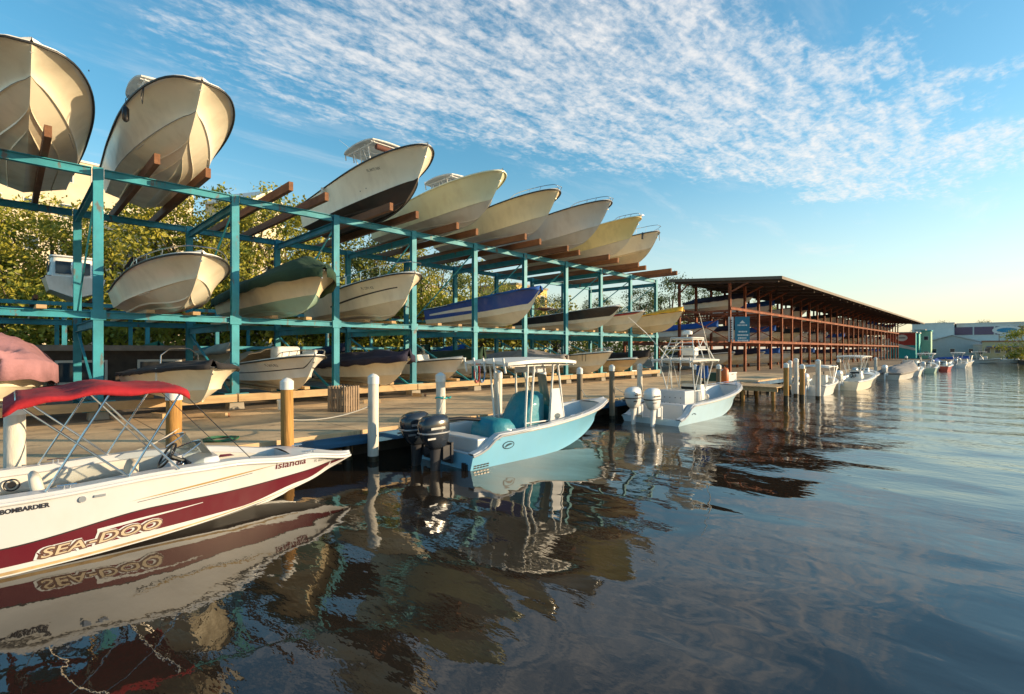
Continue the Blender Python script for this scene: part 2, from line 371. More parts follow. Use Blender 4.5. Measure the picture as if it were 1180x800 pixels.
def cover(h, parent, m, ht=lambda t: .25, t0=0, t1=1, drop=.16, n=34, seed=0, amp=.05, straps=True, name='canvas_cover'):
    rings = []; J = 14
    for i in range(n + 1):
        t = t0 + (t1 - t0) * (1 - (1 - i / n) ** 1.35); b = h.bs(t) + .035; z = h.zs(t); hh = ht(t); x = t * h.L + (.05 * (t - .5))
        if t > .985: x += .04
        r = []
        for j in range(-J, J + 1):
            a = j / J; aa = abs(a); sag = noise.noise(Vector((t * 7 + seed, a * 2.3, seed * 1.7))) * amp * 1.6
            rid = abs(noise.noise(Vector((t * 3 + seed, a * 7, 3.1)))) * amp
            env = min(1, (1 - aa) * 5)
            r.append((x, b * a, z + .03 + hh * (1 - aa ** 2.2) + (sag - rid) * env))
        dn = lambda sgn: (x, sgn * (b + .012), z - drop - .03 * math.sin(t * 40 + seed))
        rings.append([dn(-1)] + r + [dn(1)])
    mb = MB().loft(rings, closed=False, cap=False)
    r0 = rings[0]; mb.f.append(tuple(range(len(r0)))); mb.m.append(0)
    o = mb.build(name, m, parent, smooth=50, solid=.008)
    return o
def bow_rail(h, parent, t0=.55, hgt=.42, m=None, n=8, inset=.07):
    mb = MB(); top = []
    for k in range(n + 1):
        t = lerp(t0, .985, k / n); b = max(.03, h.bs(t) - inset); top.append((t * h.L + .12 * sstep(.7, 1, t), -b, h.zs(t) + .03 + hgt * min(1, k / 1.5 + .15)))
        if 0 < k < n and k % 2 == 0: mb.tube([(t * h.L, -b, h.zs(t) + .03), top[-1]], .012, 5); mb.tube([(t * h.L, b, h.zs(t) + .03), (top[-1][0], b, top[-1][2])], .012, 5)
    full = top + [(x, -y, z) for x, y, z in reversed(top)]
    mb.tube([(top[0][0] - .1, top[0][1], h.zs(t0) + .02)] + full + [(top[0][0] - .1, -top[0][1], h.zs(t0) + .02)], .016, 6)
    return mb.build('bow_rail', m or STEEL, parent, smooth=50)
def windshield(h, parent, t=.55, w=.85, ht=.42, rake=.45, sweep=.7, frame=None, g=None, z=None):
    root = None; bot = []; top = []; n = 10; zz = z if z is not None else h.zs(t) + .05
    for k in range(n + 1):
        a = lerp(-1, 1, k / n); x = t * h.L - sweep * abs(a) ** 2.2; bot.append(Vector((x, a * w, zz))); top.append(Vector((x - rake * (1 - .4 * abs(a)), a * w * .92, zz + ht * (1 - .35 * abs(a) ** 3))))
    fr = MB(); fr.tube(top, .018, 6); fr.tube(bot, .014, 6)
    for k in (0, 3, 7, 10): fr.tube([bot[k], top[k]], .014, 6)
    f = fr.build('windshield_frame', frame or STEEL, parent, smooth=50)
    gl = MB(); gl.loft([bot, top], closed=False, cap=False); gl.build('pane', g or GLS, f, smooth=60)
    return f
def rr_ring(cx, cy, z, lx, ly, p=3.0, n=20, sh=0):
    r = []
    for k in range(n):
        a = 2 * math.pi * k / n; c, s = math.cos(a), math.sin(a)
        r.append(Vector((cx + sh + math.copysign(abs(c) ** (2 / p), c) * lx / 2, cy + math.copysign(abs(s) ** (2 / p), s) * ly / 2, z)))
    return r
def outboard(parent, y, z, x=-.15, s=1.0, m=None, leg=None, tilt=0, style=0):
    """cowling is the part; midsection, trim and propeller hang from it. x,z: cowling bottom at the transom top"""
    m = m or OUTW; leg = leg or m
    A = Matrix.Translation((x, y, z)) @ Matrix.Rotation(tilt, 4, 'Y') @ Matrix.Scale(s, 4)
    prof = [(-.02, .34, .22, -.30), (.05, .52, .36, -.30), (.2, .66, .44, -.33), (.40, .78, .49, -.36), (.55, .80, .50, -.37), (.66, .76, .47, -.36), (.74, .62, .40, -.33), (.785, .40, .26, -.30), (.80, .1, .08, -.3)]
    mb = MB(); mb.loft([rr_ring(cx, 0, zz, lx, ly, 2.8) for zz, lx, ly, cx in prof]); mb.xform(A)
    cow = mb.build('outboard_motor', m, parent, smooth=50)
    t = MB(); t.loft([rr_ring(-.36, 0, zz, .80 + k, .50 + k, 2.8) for zz, k in ((.36, -.01), (.37, .012), (.39, .012), (.40, -.01))])
    for sy in (-1, 1): t.box((-.42, sy * .247, .5), (.40, .012, .05)); t.box((-.60, sy * .243, .27), (.22, .012, .04))
    t.xform(A); t.build('trim_stripe', SILV if style == 0 else OUTL, cow, smooth=40)
    l = MB(); l.loft([rr_ring(cx, 0, zz, lx, ly, 2.5, 14) for zz, lx, ly, cx in ((.0, .34, .22, -.30), (-.25, .30, .17, -.30), (-.55, .24, .12, -.33), (-.86, .22, .09, -.36), (-.90, .44, .26, -.42), (-.915, .44, .26, -.42), (-.93, .24, .09, -.38), (-1.05, .24, .10, -.38), (-1.2, .2, .06, -.36))])
    l.box((-.08, 0, -.12), (.24, .30, .34)); l.box((.05, 0, -.15), (.06, .36, .5)); l.xform(A)
    l.build('midsection', leg, cow, smooth=40)
    p = MB(); p.tube([(-.48, 0, -1.05), (-.62, 0, -1.05)], [.05, .03], 10)
    for k in range(3):
        a = k * 2.094; c, sn = math.cos(a), math.sin(a)
        p.add([(-.52, c * .04, -1.05 + sn * .04), (-.50, c * .16 - sn * .07, -1.05 + sn * .16 + c * .07), (-.56, c * .19, -1.05 + sn * .19), (-.60, c * .14 + sn * .07, -1.05 + sn * .14 - c * .07)], [(0, 1, 2, 3)])
    p.xform(A); p.build('propeller', STEEL, cow, solid=.008)
    return cow
def console(parent, x, z, m=None, w=.85, l=.75, ht=1.15, screen=True, dark=False):
    mb = MB(); R_ = [rr_ring(x, 0, z, l, w, 6), rr_ring(x, 0, z + ht * .55, l * .95, w, 6), rr_ring(x - .04, 0, z + ht * .75, l * .8, w * .96, 6), rr_ring(x + .02, 0, z + ht, l * .45, w * .9, 6)]
    mb.loft(R_); c = mb.build('console', m or WHITE, parent, smooth=40)
    d = MB(); d.box((x - l * .36, 0, z + ht * .84), (.03, w * .7, .22), rot=Matrix.Rotation(-.6, 3, 'Y')); d.build('instrument_panel', BLK, c)
    wheel(c, (x - l * .5 - .08, w * .1, z + ht * .68), .18, R(-60))
    if screen:
        s = MB(); pts = [Vector((x + .05 - .2 * abs(a) ** 2, a * w * .46, z + ht)) for a in [k / 4 - 1 for k in range(9)]]
        s.loft([pts, [p + Vector((-.12, 0, .4)) for p in pts]], closed=False, cap=False); s.build('windscreen', GLS if dark else GLC, c, smooth=60)
    return c
def wheel(parent, c, r, tilt):
    mb = MB(); M = Matrix.Translation(c) @ Matrix.Rotation(tilt, 4, 'Y')
    mb.tube([(r * math.cos(a), r * math.sin(a), 0) for a in [k * math.pi / 9 for k in range(18)]], .018, 6, closed=True)
    for k in range(3):
        a = k * 2.094 + .5; mb.bar((0, 0, -.03), (r * math.cos(a), r * math.sin(a), 0), .05, .012)
    mb.tube([(0, 0, -.12), (0, 0, 0)], .04, 8); mb.xform(M)
    return mb.build('steering_wheel', BLK, parent, smooth=40)
def ttop(parent, x, z, l=2.2, w=1.9, ht=2.1, m=None, frame=None, rods=True, legs=((-.45, .42), (.42, .40)), sag=.07, thick=.06, lx4=None):
    """canopy at z+ht; legs to the deck at z"""
    fr = MB(); mt = frame or ALU; zt = z + ht
    lx = [(a * l * .5 if abs(a) <= 1 else a) for a, b in legs]
    for sy in (-1, 1):
        pts = []
        for xb, xt, yb, yt in (lx4 or ()):
            fr.tube([(xb, sy * yb, z), (xb, sy * yb, z + ht * .3), (xt, sy * yt, zt - .04)], .03, 8)
            pts.append((xb, sy * yb, z + ht * .3))
        for (a, b) in (() if lx4 else legs):
            xb = x + a * .9; xt = x + a * l * .62
            fr.tube([(xb, sy * b, z), (xb, sy * b, z + ht * .45), (xt, sy * w * .36, zt - .04)], .024, 7)
            fr.tube([(xb, sy * (b - .0), z + ht * .45), (x + a * .2, sy * w * .34, zt - .05)], .018, 6)
            pts.append((xb, sy * b, z + ht * .45))
        fr.tube(pts, .02, 6)
        fr.tube([(x - l * .47, sy * w * .40, zt - .05), (x + l * .47, sy * w * .36, zt - .05)], .022, 7)
    for k in range(5):
        xx = x + l * lerp(-.45, .45, k / 4); fr.tube([(xx, -w * .42, zt - .05), (xx, w * .42, zt - .05)], .018, 6)
    f = fr.build('top_frame', mt, parent, smooth=50)
    rings = []; nx = 14
    for i in range(nx + 1):
        a = i / nx * 2 - 1; xx = x + a * l / 2; ww = w / 2 * (1 - .10 * abs(a) ** 6) * (1 - .08 * max(0, a)); e = sag * (1 - a * a)
        up = [(xx, b * ww, zt + thick * .5 + e + .05 * (1 - b * b)) for b in [k / 5 - 1 for k in range(11)]]
        dn = [(p[0], p[1], zt - thick * .3 + e * .8 + .04 * (1 - (p[1] / ww) ** 2)) for p in reversed(up)]
        rings.append(up + dn)
    c = MB().loft(rings).build('canopy', m or C_WHITE, parent, smooth=45)
    if rods:
        for k in range(5):
            r = MB(); yy = lerp(-w * .4, w * .4, k / 4); r.tube([(x - l * .5, yy, zt - .22), (x - l * .5 - .09, yy, zt + .16)], .028, 8); r.build('rod_holder', mt, f, smooth=50)
    return f
def bench(parent, x, z, l=.6, w=.9, ht=.45, back=.35, m=None, y=0, name='seat', face=1):
    mb = MB(); mb.loft([rr_ring(x, y, z, l, w, 7), rr_ring(x, y, z + ht - .05, l, w, 7), rr_ring(x, y, z + ht, l * .92, w * .95, 6)])
    if back:
        M0 = len(mb.v); mb.loft([rr_ring(0, 0, 0, .12, w * .95, 5), rr_ring(0, 0, back * .85, .12, w * .92, 5), rr_ring(0, 0, back, .07, w * .8, 5)])
        mb.xform(Matrix.Translation((x - face * l * .42, y, z + ht - .05)) @ Matrix.Rotation(-.15 * face, 4, 'Y'), M0)
    return mb.build(name, m or VINYL, parent, smooth=40)
def cuddy(h, parent, t0, t1, ht, m=None, w=.78, win=None, name='cabin'):
    tt = [lerp(t0, t1, k / 12) for k in range(13)]; rings = []
    for t in tt:
        k = (t - t0) / (t1 - t0); b = h.bs(t) * w * (1 - .25 * k); z = h.zs(t) + .03; H = ht * (1 - k ** 2.2)
        half = [(t * h.L, b, z - .02), (t * h.L, b * .9, z + H * .75), (t * h.L, b * .72, z + H * .97), (t * h.L, 0, z + H * 1.06 + .01)]
        rings.append([(p[0], -p[1], p[2]) for p in half] + [p for p in reversed(half[:-1])])
    mb = MB().loft(rings, closed=False, cap=False); mb.f.append(tuple(range(len(rings[0])))); mb.m.append(0)
    c = mb.build(name, m or WHITE, parent, smooth=35)
    if win:
        for sy in (-1, 1):
            r2 = []
            for t in [lerp(t0 + (t1 - t0) * .1, t0 + (t1 - t0) * .6, k / 6) for k in range(7)]:
                k = (t - t0) / (t1 - t0); b = h.bs(t) * w * (1 - .25 * k); z = h.zs(t) + .03; H = ht * (1 - k ** 2.2)
                a1 = Vector((t * h.L, sy * (b * .99 + .006), z + H * .2)); a2 = Vector((t * h.L, sy * (b * .92 + .006), z + H * .68)); r2.append([a1, a2])
            MB().loft(r2, closed=False, cap=False).build('window', GLS, c)
    return c
def cleat(mb, p, s=1.0, ang=0):
    p = Vector(p); d = Vector((math.cos(ang), math.sin(ang), 0)) * .1 * s
    mb.tube([p - d + Vector((0, 0, .045 * s)), p + d + Vector((0, 0, .045 * s))], .012 * s, 6); mb.tube([p - d * .3, p - d * .3 + Vector((0, 0, .045 * s))], .012 * s, 6); mb.tube([p + d * .3, p + d * .3 + Vector((0, 0, .045 * s))], .012 * s, 6)
def hull_text(h, parent, txt, x, z, size, m, name='lettering', extr=.0, side=-1, shear=0, bold=0, space=1, zf=None, sq=1.0, off=.006, tip=0):
    vs, fs = text_mesh(txt, size, extr, bold, shear, space); mb = MB()
    # cut long faces so that they follow the hull
    bm = bmesh.new(); me = bpy.data.meshes.new('t'); me.from_pydata([tuple(v) for v in vs], [], fs); bm.from_mesh(me)
    bmesh.ops.triangulate(bm, faces=bm.faces)
    for _ in range(2):
        es = [e for e in bm.edges if e.calc_length() > size * .25]
        if es: bmesh.ops.subdivide_edges(bm, edges=es, cuts=1); bmesh.ops.triangulate(bm, faces=bm.faces)
    bm.verts.ensure_lookup_table(); vs = [v.co.copy() for v in bm.verts]; fs = [tuple(v.index for v in f.verts) for f in bm.faces]; bm.free(); bpy.data.meshes.remove(me)
    out = []
    for v in vs:
        lx = v.x * sq; xx = x + lx if side < 0 else x - lx; zz = (zf(xx) if zf else z) + v.y
        y = h.at_xz(xx, zz); out.append((xx, side * (y + off + v.z), zz))
    mb.add(out, fs); return mb.build(name, m, parent)
def hull_strip(h, parent, x0, x1, zlo, zhi, m, name='stripe', off=.004, n=30, side=-1, ends=False):
    r = []
    for k in range(n + 1):
        x = lerp(x0, x1, k / n); a, b = zlo(x), zhi(x)
        r.append([(x, side * (h.at_xz(x, lerp(a, b, j / 3)) + off), lerp(a, b, j / 3)) for j in range(4)])
    return MB().loft(r, closed=False, cap=False).build(name, m, parent, smooth=60)
# ---------------------------------------------------------------- water and ground
DZ = .75
def water():
    m = bpy.data.materials.new('canal_water'); m.use_nodes = True; nt = m.node_tree; N = nt.nodes; K = nt.links
    b = N['Principled BSDF']; b.inputs['Base Color'].default_value = (.022, .016, .011, 1); b.inputs['Roughness'].default_value = .02
    b.inputs['IOR'].default_value = 1.55
    tc = N.new('ShaderNodeTexCoord')
    def nz(sc, det, st, rz=0, dist=0.0):
        mp = N.new('ShaderNodeMapping'); mp.inputs['Scale'].default_value = st; mp.inputs['Rotation'].default_value = (0, 0, rz)
        K.new(tc.outputs['Object'], mp.inputs[0]); n = N.new('ShaderNodeTexNoise'); n.inputs['Scale'].default_value = sc
        n.inputs['Detail'].default_value = det; n.inputs['Roughness'].default_value = .45; n.inputs['Distortion'].default_value = dist
        K.new(mp.outputs[0], n.inputs['Vector']); return n.outputs['Fac']
    def mul(a, k):
        n = N.new('ShaderNodeMath'); n.operation = 'MULTIPLY'; K.new(a, n.inputs[0])
        if isinstance(k, (int, float)): n.inputs[1].default_value = k
        else: K.new(k, n.inputs[1])
        return n.outputs[0]
    def add(a, c): n = N.new('ShaderNodeMath'); n.operation = 'ADD'; K.new(a, n.inputs[0]); K.new(c, n.inputs[1]); return n.outputs[0]
    swell = mul(nz(.45, .5, (1, 1.25, 1), R(20), .3), .085)
    mid = mul(nz(1.7, .6, (1, 1.5, 1), R(-35), .5), .0062)
    patch = nz(.16, 2, (1, 1, 1)); pr = N.new('ShaderNodeMapRange'); pr.inputs[1].default_value = .40; pr.inputs[2].default_value = .62; K.new(patch, pr.inputs[0])
    fine = mul(mul(nz(6.5, 2, (1, 2.2, 1), R(45)), 0.0014), pr.outputs[0])
    sp = N.new('ShaderNodeSeparateXYZ'); K.new(tc.outputs['Object'], sp.inputs[0])
    ox = N.new('ShaderNodeMapRange'); ox.inputs[1].default_value = 8; ox.inputs[2].default_value = 26; K.new(sp.outputs[1], ox.inputs[0])
    wind = mul(mul(nz(3.2, 2, (1, 2.4, 1), R(50), .3), .012), ox.outputs[0]); fine = add(fine, wind)
    bn = N.new('ShaderNodeBump'); bn.inputs['Strength'].default_value = 1; bn.inputs['Distance'].default_value = 1
    K.new(add(add(swell, mid), fine), bn.inputs['Height']); K.new(bn.outputs[0], b.inputs['Normal'])
    mb = MB(); mb.add([(-60, -60, 0), (260, -60, 0), (260, 260, 0), (-60, 260, 0)], [(0, 1, 2, 3)])
    o = mb.build('water', m); tag(o, kind='structure')
water()
g_m = mat('yard_ground', (.20, .15, .10), .95, .3, .5, .02, 8, dirt=(.08, .06, .04), dirt_amt=.6, dirt_scale=.3)
shore = [(-12.3, -60), (-12.3, 50), (-10.5, 80), (-8.5, 118), (-5, 152), (1.5, 152), (3.0, 128), (700, 128)]
back = [(700, 1500), (-900, 1500), (-900, -60)]
mb = MB(); pts = shore + back; mb.add([(x, y, DZ) for x, y in pts], [tuple(range(len(pts)))])
tag(mb.build('ground', g_m), kind='structure')
mb = MB()
for a, b in zip(shore[:-1], shore[1:]): mb.add([(a[0], a[1], DZ), (b[0], b[1], DZ), (b[0], b[1], -.6), (a[0], a[1], -.6)], [(0, 1, 2, 3)])
swm = mat('wet_seawall', (.05, .04, .03), .7, .4, 2, .01); o = mb.build('seawall', swm); tag(o, kind='structure')
# dock slab and the blue edge timber
dm = mat('dock_surface', (.58, .41, .23), .85, .18, .9, .006, 20, dirt=(.14, .095, .06), dirt_amt=.75, dirt_scale=.6, dirt_stretch=(1.4, .5, 1), rust=(.10, .07, .05), rust_amt=.45)
mb = MB(); y = -12.0; k = 0
while y < 46:
    l = 3.66; mb.box(((-11.62 - 18.4) / 2, y + l / 2, DZ - .07), (6.78, l - .02, .16)); y += l
o = mb.build('dock', dm, bevel=.006); tag(o, kind='structure')
mb = MB(); y = -12.0
while y < 46: mb.bar((-11.56, y + .01, .54), (-11.56, y + 4.87, .54), .09, .24); y += 4.88
o = mb.build('dock_edge_timber', mat('blue_painted_timber', (.02, .10, .20), .6, .3, 2, .006, 12, stretch=(3, .3, 3), dirt=(.05, .045, .04), dirt_amt=.6), bevel=.01); tag(o, kind='structure')
mb = MB(); y = -11.0
while y < 46: mb.tube([(-11.9, y, -.6), (-11.9, y, DZ - .16)], .13, 10); y += 2.44
o = mb.build('dock_understructure', WETW, smooth=50); tag(o, kind='structure')

# ---------------------------------------------------------------- teal rack
PX0, PX1 = -19.06, -25.2
PY = [1.89 + 3.68 * k for k in range(-2, 10)]
TZ, MZ, LZ = 8.14, 3.92, 1.28
def column(mb, x, y, z0, z1, w=.24, d=.19, t=.025):
    # H section, flanges face the water
    mb.box((x + d / 2 - t / 2, y, (z0 + z1) / 2), (t, w, z1 - z0)); mb.box((x - d / 2 + t / 2, y, (z0 + z1) / 2), (t, w, z1 - z0)); mb.box((x, y, (z0 + z1) / 2), (d - 2 * t - .002, t, z1 - z0))
rack = empty('boat_rack', (PX0, PY[1], DZ), 0, 'teal painted open steel rack holding boats on three levels beside the dock', 'boat rack')
rack_o = Vector((PX0, PY[1], DZ))
def rk(mb, name, m, **kw):
    mb.xform(Matrix.Translation(-rack_o)); return mb.build(name, m, rack, **kw)
for i, y in enumerate(PY):
    mb = MB(); column(mb, PX0, y, DZ + .25, TZ + .03); mb.box((PX0, y, DZ + .265), (.42, .42, .03)); mb.box((PX0 + .115, y, MZ - .1), (.02, .36, .30)); p = rk(mb, 'post', TEAL, bevel=.006)
    mb = MB(); mb.box((PX0, y, DZ + .10), (.50, .50, .30), taper=.9); rk(mb, 'footing', CONC, bevel=.02)
    if i in (4, 7, 10):
        mb = MB(); mb.box((PX0 + .30, y, DZ + .42), (.06, .62, .34)); rk(mb, 'guard_board', PCAP, bevel=.01)
    mb = MB(); column(mb, PX1, y, DZ, TZ + .0, .24, .2); rk(mb, 'post', TEAL, bevel=.006)
    for z in (TZ - .36, MZ - .32, LZ - .2):
        mb = MB(); mb.ibeam((PX0 - .14, y, z), (PX1 + .15, y, z), .14, .26, .02); rk(mb, 'cross_beam', TEAL)
    mb = MB()
    mb.bar((PX0 - .16, y + .02, DZ + .35), (PX1 + .16, y + .02, MZ - .5), .07, .07)
    mb.bar((PX0 - .16, y - .02, TZ - .5), (PX1 + .16, y - .02, MZ + .2), .05, .05); rk(mb, 'diagonal_brace', TEAL)
ya, yb = PY[0], PY[-1]
def rail(x, z, h, w=.16):
    for a, b in zip(PY[:-1], PY[1:]):
        mb = MB(); mb.ibeam((x, a + .152, z - h / 2), (x, b - .152, z - h / 2), w, h, .022); rk(mb, 'rail_beam', TEAL)
rail(PX0 + .02, TZ, .24); rail(PX0 + .02, MZ, .20); rail(PX1, TZ - .02, .24); rail(PX1, MZ, .20)
for a, b in zip(PY[:-1], PY[1:]):
    mb = MB(); mb.bar((PX0 + .30, a + .02, LZ - .14), (PX0 + .30, b - .02, LZ - .14), .12, .26); rk(mb, 'low_rail_timber', TIMBL, bevel=.008)
    mb = MB(); mb.bar((PX0 + .235, b - .38, LZ - .14), (PX0 + .235, b + .38, LZ - .14), .02, .32); rk(mb, 'rail_bracket', TEAL)
# bunks
for j, (a, b) in enumerate(zip(PY[:-1], PY[1:])):
    yc = (a + b) / 2
    for s in (-.68, .68):
        mb = MB(); ex = [1.6, 1.9, 1.4, 1.7, 2.0, 1.5, 2.2, 1.9, 2.1, 1.9, 2.3, 2.3][j] + (.25 if s < 0 else 0)
        mb.bar((PX0 + ex, yc + s, TZ + .17), (PX1 - 1.6, yc + s, TZ + .17), .15, .30, 0); rk(mb, 'bunk_timber', TIMB, bevel=.008)
        mb = MB(); mb.bar((PX0 + .35, yc + s * .9, MZ + .06), (PX1 - 1.2, yc + s * .9, MZ + .06), .22, .11); rk(mb, 'bunk_timber', TIMBL, bevel=.008)
        mb = MB(); mb.bar((PX0 + .2, yc + s * .9, LZ + .06), (PX1 - 1.2, yc + s * .9, LZ + .06), .2, .11); rk(mb, 'bunk_timber', TIMBL, bevel=.008)

# rear teal rack, lower
RX0, RX1 = -31.5, -36.5
rear = empty('rear_boat_rack', (RX0, 0, DZ), 0, 'lower teal steel rack standing behind the main rack in front of the trees', 'boat rack')
def rr(mb, name, m, **kw):
    mb.xform(Matrix.Translation((-RX0, 0, -DZ))); return mb.build(name, m, rear, **kw)
ry = [-4.5 + 3.2 * k for k in range(14)]
for y in ry:
    for x in (RX0, RX1):
        mb = MB(); column(mb, x, y, DZ, 4.95, .18, .16); rr(mb, 'post', TEAL)
    mb = MB(); mb.ibeam((RX0 - .13, y, 4.7), (RX1 + .13, y, 4.7), .12, .24, .02); rr(mb, 'cross_beam', TEAL)
for x in (RX0, RX1):
    for z in (4.95, 2.9):
        mb = MB(); mb.bar((x + .11, ry[0] - .3, z), (x + .11, ry[-1] + .3, z), .03, .18); rr(mb, 'rail_beam', TEAL)
for k in range(13):
    for s in (-.6, .6):
        mb = MB(); mb.bar((RX0 + 1.0, ry[k] + 1.6 + s, 5.15), (RX1 - .6, ry[k] + 1.6 + s, 5.15), .15, .18); rr(mb, 'bunk_timber', TIMB)

# ---------------------------------------------------------------- pilings
def piling(y, top, m, label, x=-11.3, r=.155, cap=True, lean=0):
    t = empty('piling', (x, y, 0), random.uniform(0, 3), label, 'piling', 'mooring pilings along the dock')
    n = 14; rings = []
    for k in range(12):
        z = lerp(-.6, top, k / 11); rr_ = r * (1.04 - .08 * k / 11); ph = random.random()
        rings.append([Vector((rr_ * (1 + .02 * math.sin(3 * a + z * 2 + ph * .3)) * math.cos(a) + lean * z, rr_ * math.sin(a), z)) for a in [2 * math.pi * j / n for j in range(n)]])
    def mi(i, k): return 1 if lerp(-.6, top, i / 11) < .12 else 0
    MB().loft(rings, mif=mi).build('shaft', [m, WETW], t, smooth=50)
    if cap:
        r2 = r * 1.06; MB().loft([[Vector((q * math.cos(a) + lean * top, q * math.sin(a), z)) for a in [2 * math.pi * j / n for j in range(n)]] for q, z in ((r2, top - .16), (r2, top + .02), (r2 * .6, top + .07), (.01, top + .10))]).build('cap', PCAP, t, smooth=40)
    return t
specs = [(.09, 1.92, PW, 'white painted piling beside the red canopied boat, nearest and leftmost of the pilings'), (2.24, 2.0, PWOOD, 'golden timber piling with a white cap right behind the red canopy'),
         (4.37, 2.08, PWOOD, 'golden timber piling with a white cap beside the bow of the red striped boat'), (6.47, 2.1, PW, 'tall white piling standing just left of the dark outboards'),
         (8.6, 2.06, PW, 'white piling with a turquoise rope knot behind the dark outboards'), (10.8, 2.06, PW, 'white piling seen under the white hard top of the blue boat'),
         (12.95, 2.0, PGREY, 'grey piling hidden mostly by the blue boat console'), (15.05, 2.05, PGREY, 'grey timber piling with white cap just behind the bow of the blue boat'),
         (17.2, 2.1, PGREY, 'weathered timber piling left of the white twin outboards'), (19.35, 2.1, PW, 'slim pale piling rising behind the white twin outboards')]
for i, (y, top, m, lab) in enumerate(specs): p = piling(y, top, m, lab, r=.135 if i < 6 else .115, lean=[0, .006, -.008, .004, -.01, .006, 0, .01, -.012, .008][i])
for p4 in [c for c in COL.objects if c.name.startswith('piling') and abs(c.location.y - 8.6) < .01]:
    mb = MB(); mb.tube([(.155 * math.cos(a), .155 * math.sin(a), 1.45 + .02 * math.sin(2 * a)) for a in [k * .35 for k in range(18)]], .022, 6, closed=True)
    mb.tube([(.17, 0, 1.45), (.26, .02, 1.42), (.30, .05, 1.46)], .03, 6); mb.build('rope_knot', mat('turquoise_rope', (.03, .4, .4), .7), p4, smooth=60)
for i, (x, y, top, m) in enumerate([(-8.3, 29.2, 2.0, PWOOD), (-8.0, 31.0, 1.9, PWOOD), (-8.9, 33.2, 2.2, PW), (-7.6, 32.6, 2.15, PW), (-11.2, 27.5, 1.9, PGREY), (-11.2, 24.6, 1.95, PGREY), (-10.0, 36, 2.0, PW), (-9, 44.5, 2.0, PGREY), (-8.6, 57, 2.0, PW), (-8, 72, 2.0, PGREY)]):
    piling(y, top, m, ['golden piling at the tip of the short timber pier', 'second golden piling at the tip of the short timber pier', 'tall white piling past the short pier, farther left one', 'tall white piling past the short pier, farther right one',
        'grey capped piling at the root of the short pier', 'grey capped piling beside the bow of the tower boat', 'white piling left of the small white bimini boat', 'grey piling between the two far white boats', 'pale piling beyond the far hard top boat', 'small distant grey piling among the far moored boats'][i], x=x, r=.13)

# short timber pier beyond the third boat
pier = empty('timber_pier', (-11.6, 30.5, 0), 0, 'short timber finger pier on posts beyond the tower fishing boat', 'pier')
mb = MB()
for k in range(15): mb.box((.08 + k * .19, 0, .74), (.17, 2.6, .05))
mb.build('deck_planks', TIMBL, pier)
mb = MB()
for s in (-1.2, 1.2): mb.bar((0, s, .60), (2.85, s, .60), .10, .2)
mb.build('joist', TIMBL, pier)
for x in (1.0, 2.6):
    for s in (-1.1, 1.1): MB().tube([(x, s, -.6), (x, s, .5)], .1, 8).build('post', PWOOD, pier, smooth=50)
def pier_item(name, label, cat, f, loc, rz=0):
    t = empty(name, loc, rz, label, cat); f(t); return t
def f_cart(t):
    mb = MB(); mb.box((0, 0, .45), (.8, .6, .5)); mb.build('bin', mat('dark_green_plastic', (.01, .05, .03), .5), t, bevel=.03)
    mb = MB(); mb.tube([(-.35, -.28, .1), (-.35, .28, .1)], .1, 10); mb.build('wheel', BLK, t, smooth=40)
    MB().tube([(.4, -.25, .6), (.7, -.25, .9), (.7, .25, .9), (.4, .25, .6)], .02, 6).build('handle', STEEL, t)
pier_item('dock_cart', 'dark green dock cart standing at the root of the short pier', 'cart', f_cart, (-12.4, 29.2, DZ), .4)
def f_box(t):
    MB().box((0, 0, .28), (1.2, .6, .5), taper=.97).build('body', SNOW, t, bevel=.03); MB().box((0, 0, .57), (1.26, .66, .08), taper=.92).build('lid', SNOW, t, bevel=.02); MB().box((0, -.34, .5), (.1, .02, .06)).build('latch', STEEL, t)
pier_item('dock_box', 'white fibreglass dock box at the short pier', 'dock box', f_box, (-12.6, 32.4, DZ), 1.5)
def f_tank(t):
    MB().loft([rr_ring(0, 0, z, a, a, 2, 16) for z, a in ((0, .5), (.05, .56), (.8, .56), (.9, .4), (.95, .2))]).build('drum', mat('orange_drum', (.5, .12, .02), .5), t, smooth=40); MB().tube([(0, 0, .94), (0, 0, 1.05)], .06, 8).build('bung', BLK, t)
pier_item('orange_drum', 'orange drum on the dock beside the short pier', 'drum', f_tank, (-12.3, 31.0, DZ))
# slatted crate on the dock
cr = empty('wooden_crate', (-15.7, 7.9, DZ), R(24), 'grey brown slatted wooden crate standing on the dock near the third rack post', 'crate')
for sx_, sy_ in ((-1, 0), (1, 0), (0, -1), (0, 1)):
    mb = MB()
    for k in range(6):
        o_ = lerp(-.30, .30, k / 5)
        mb.box((sx_ * .36 if sx_ else o_, sy_ * .36 if sy_ else o_, .42), (.022 if sx_ else .075, .022 if sy_ else .075, .84))
    for z in (.1, .42, .74): mb.box((sx_ * .338 if sx_ else 0, sy_ * .338 if sy_ else 0, z), (.02 if sx_ else .66, .02 if sy_ else .66, .06))
    mb.build('slatted_side', mat('crate_wood', (.24, .17, .11), .85, .35, 3, .006, 10, stretch=(3, 3, .4)), cr)
MB().box((0, 0, .03), (.66, .66, .03)).build('bottom', TIMB, cr)
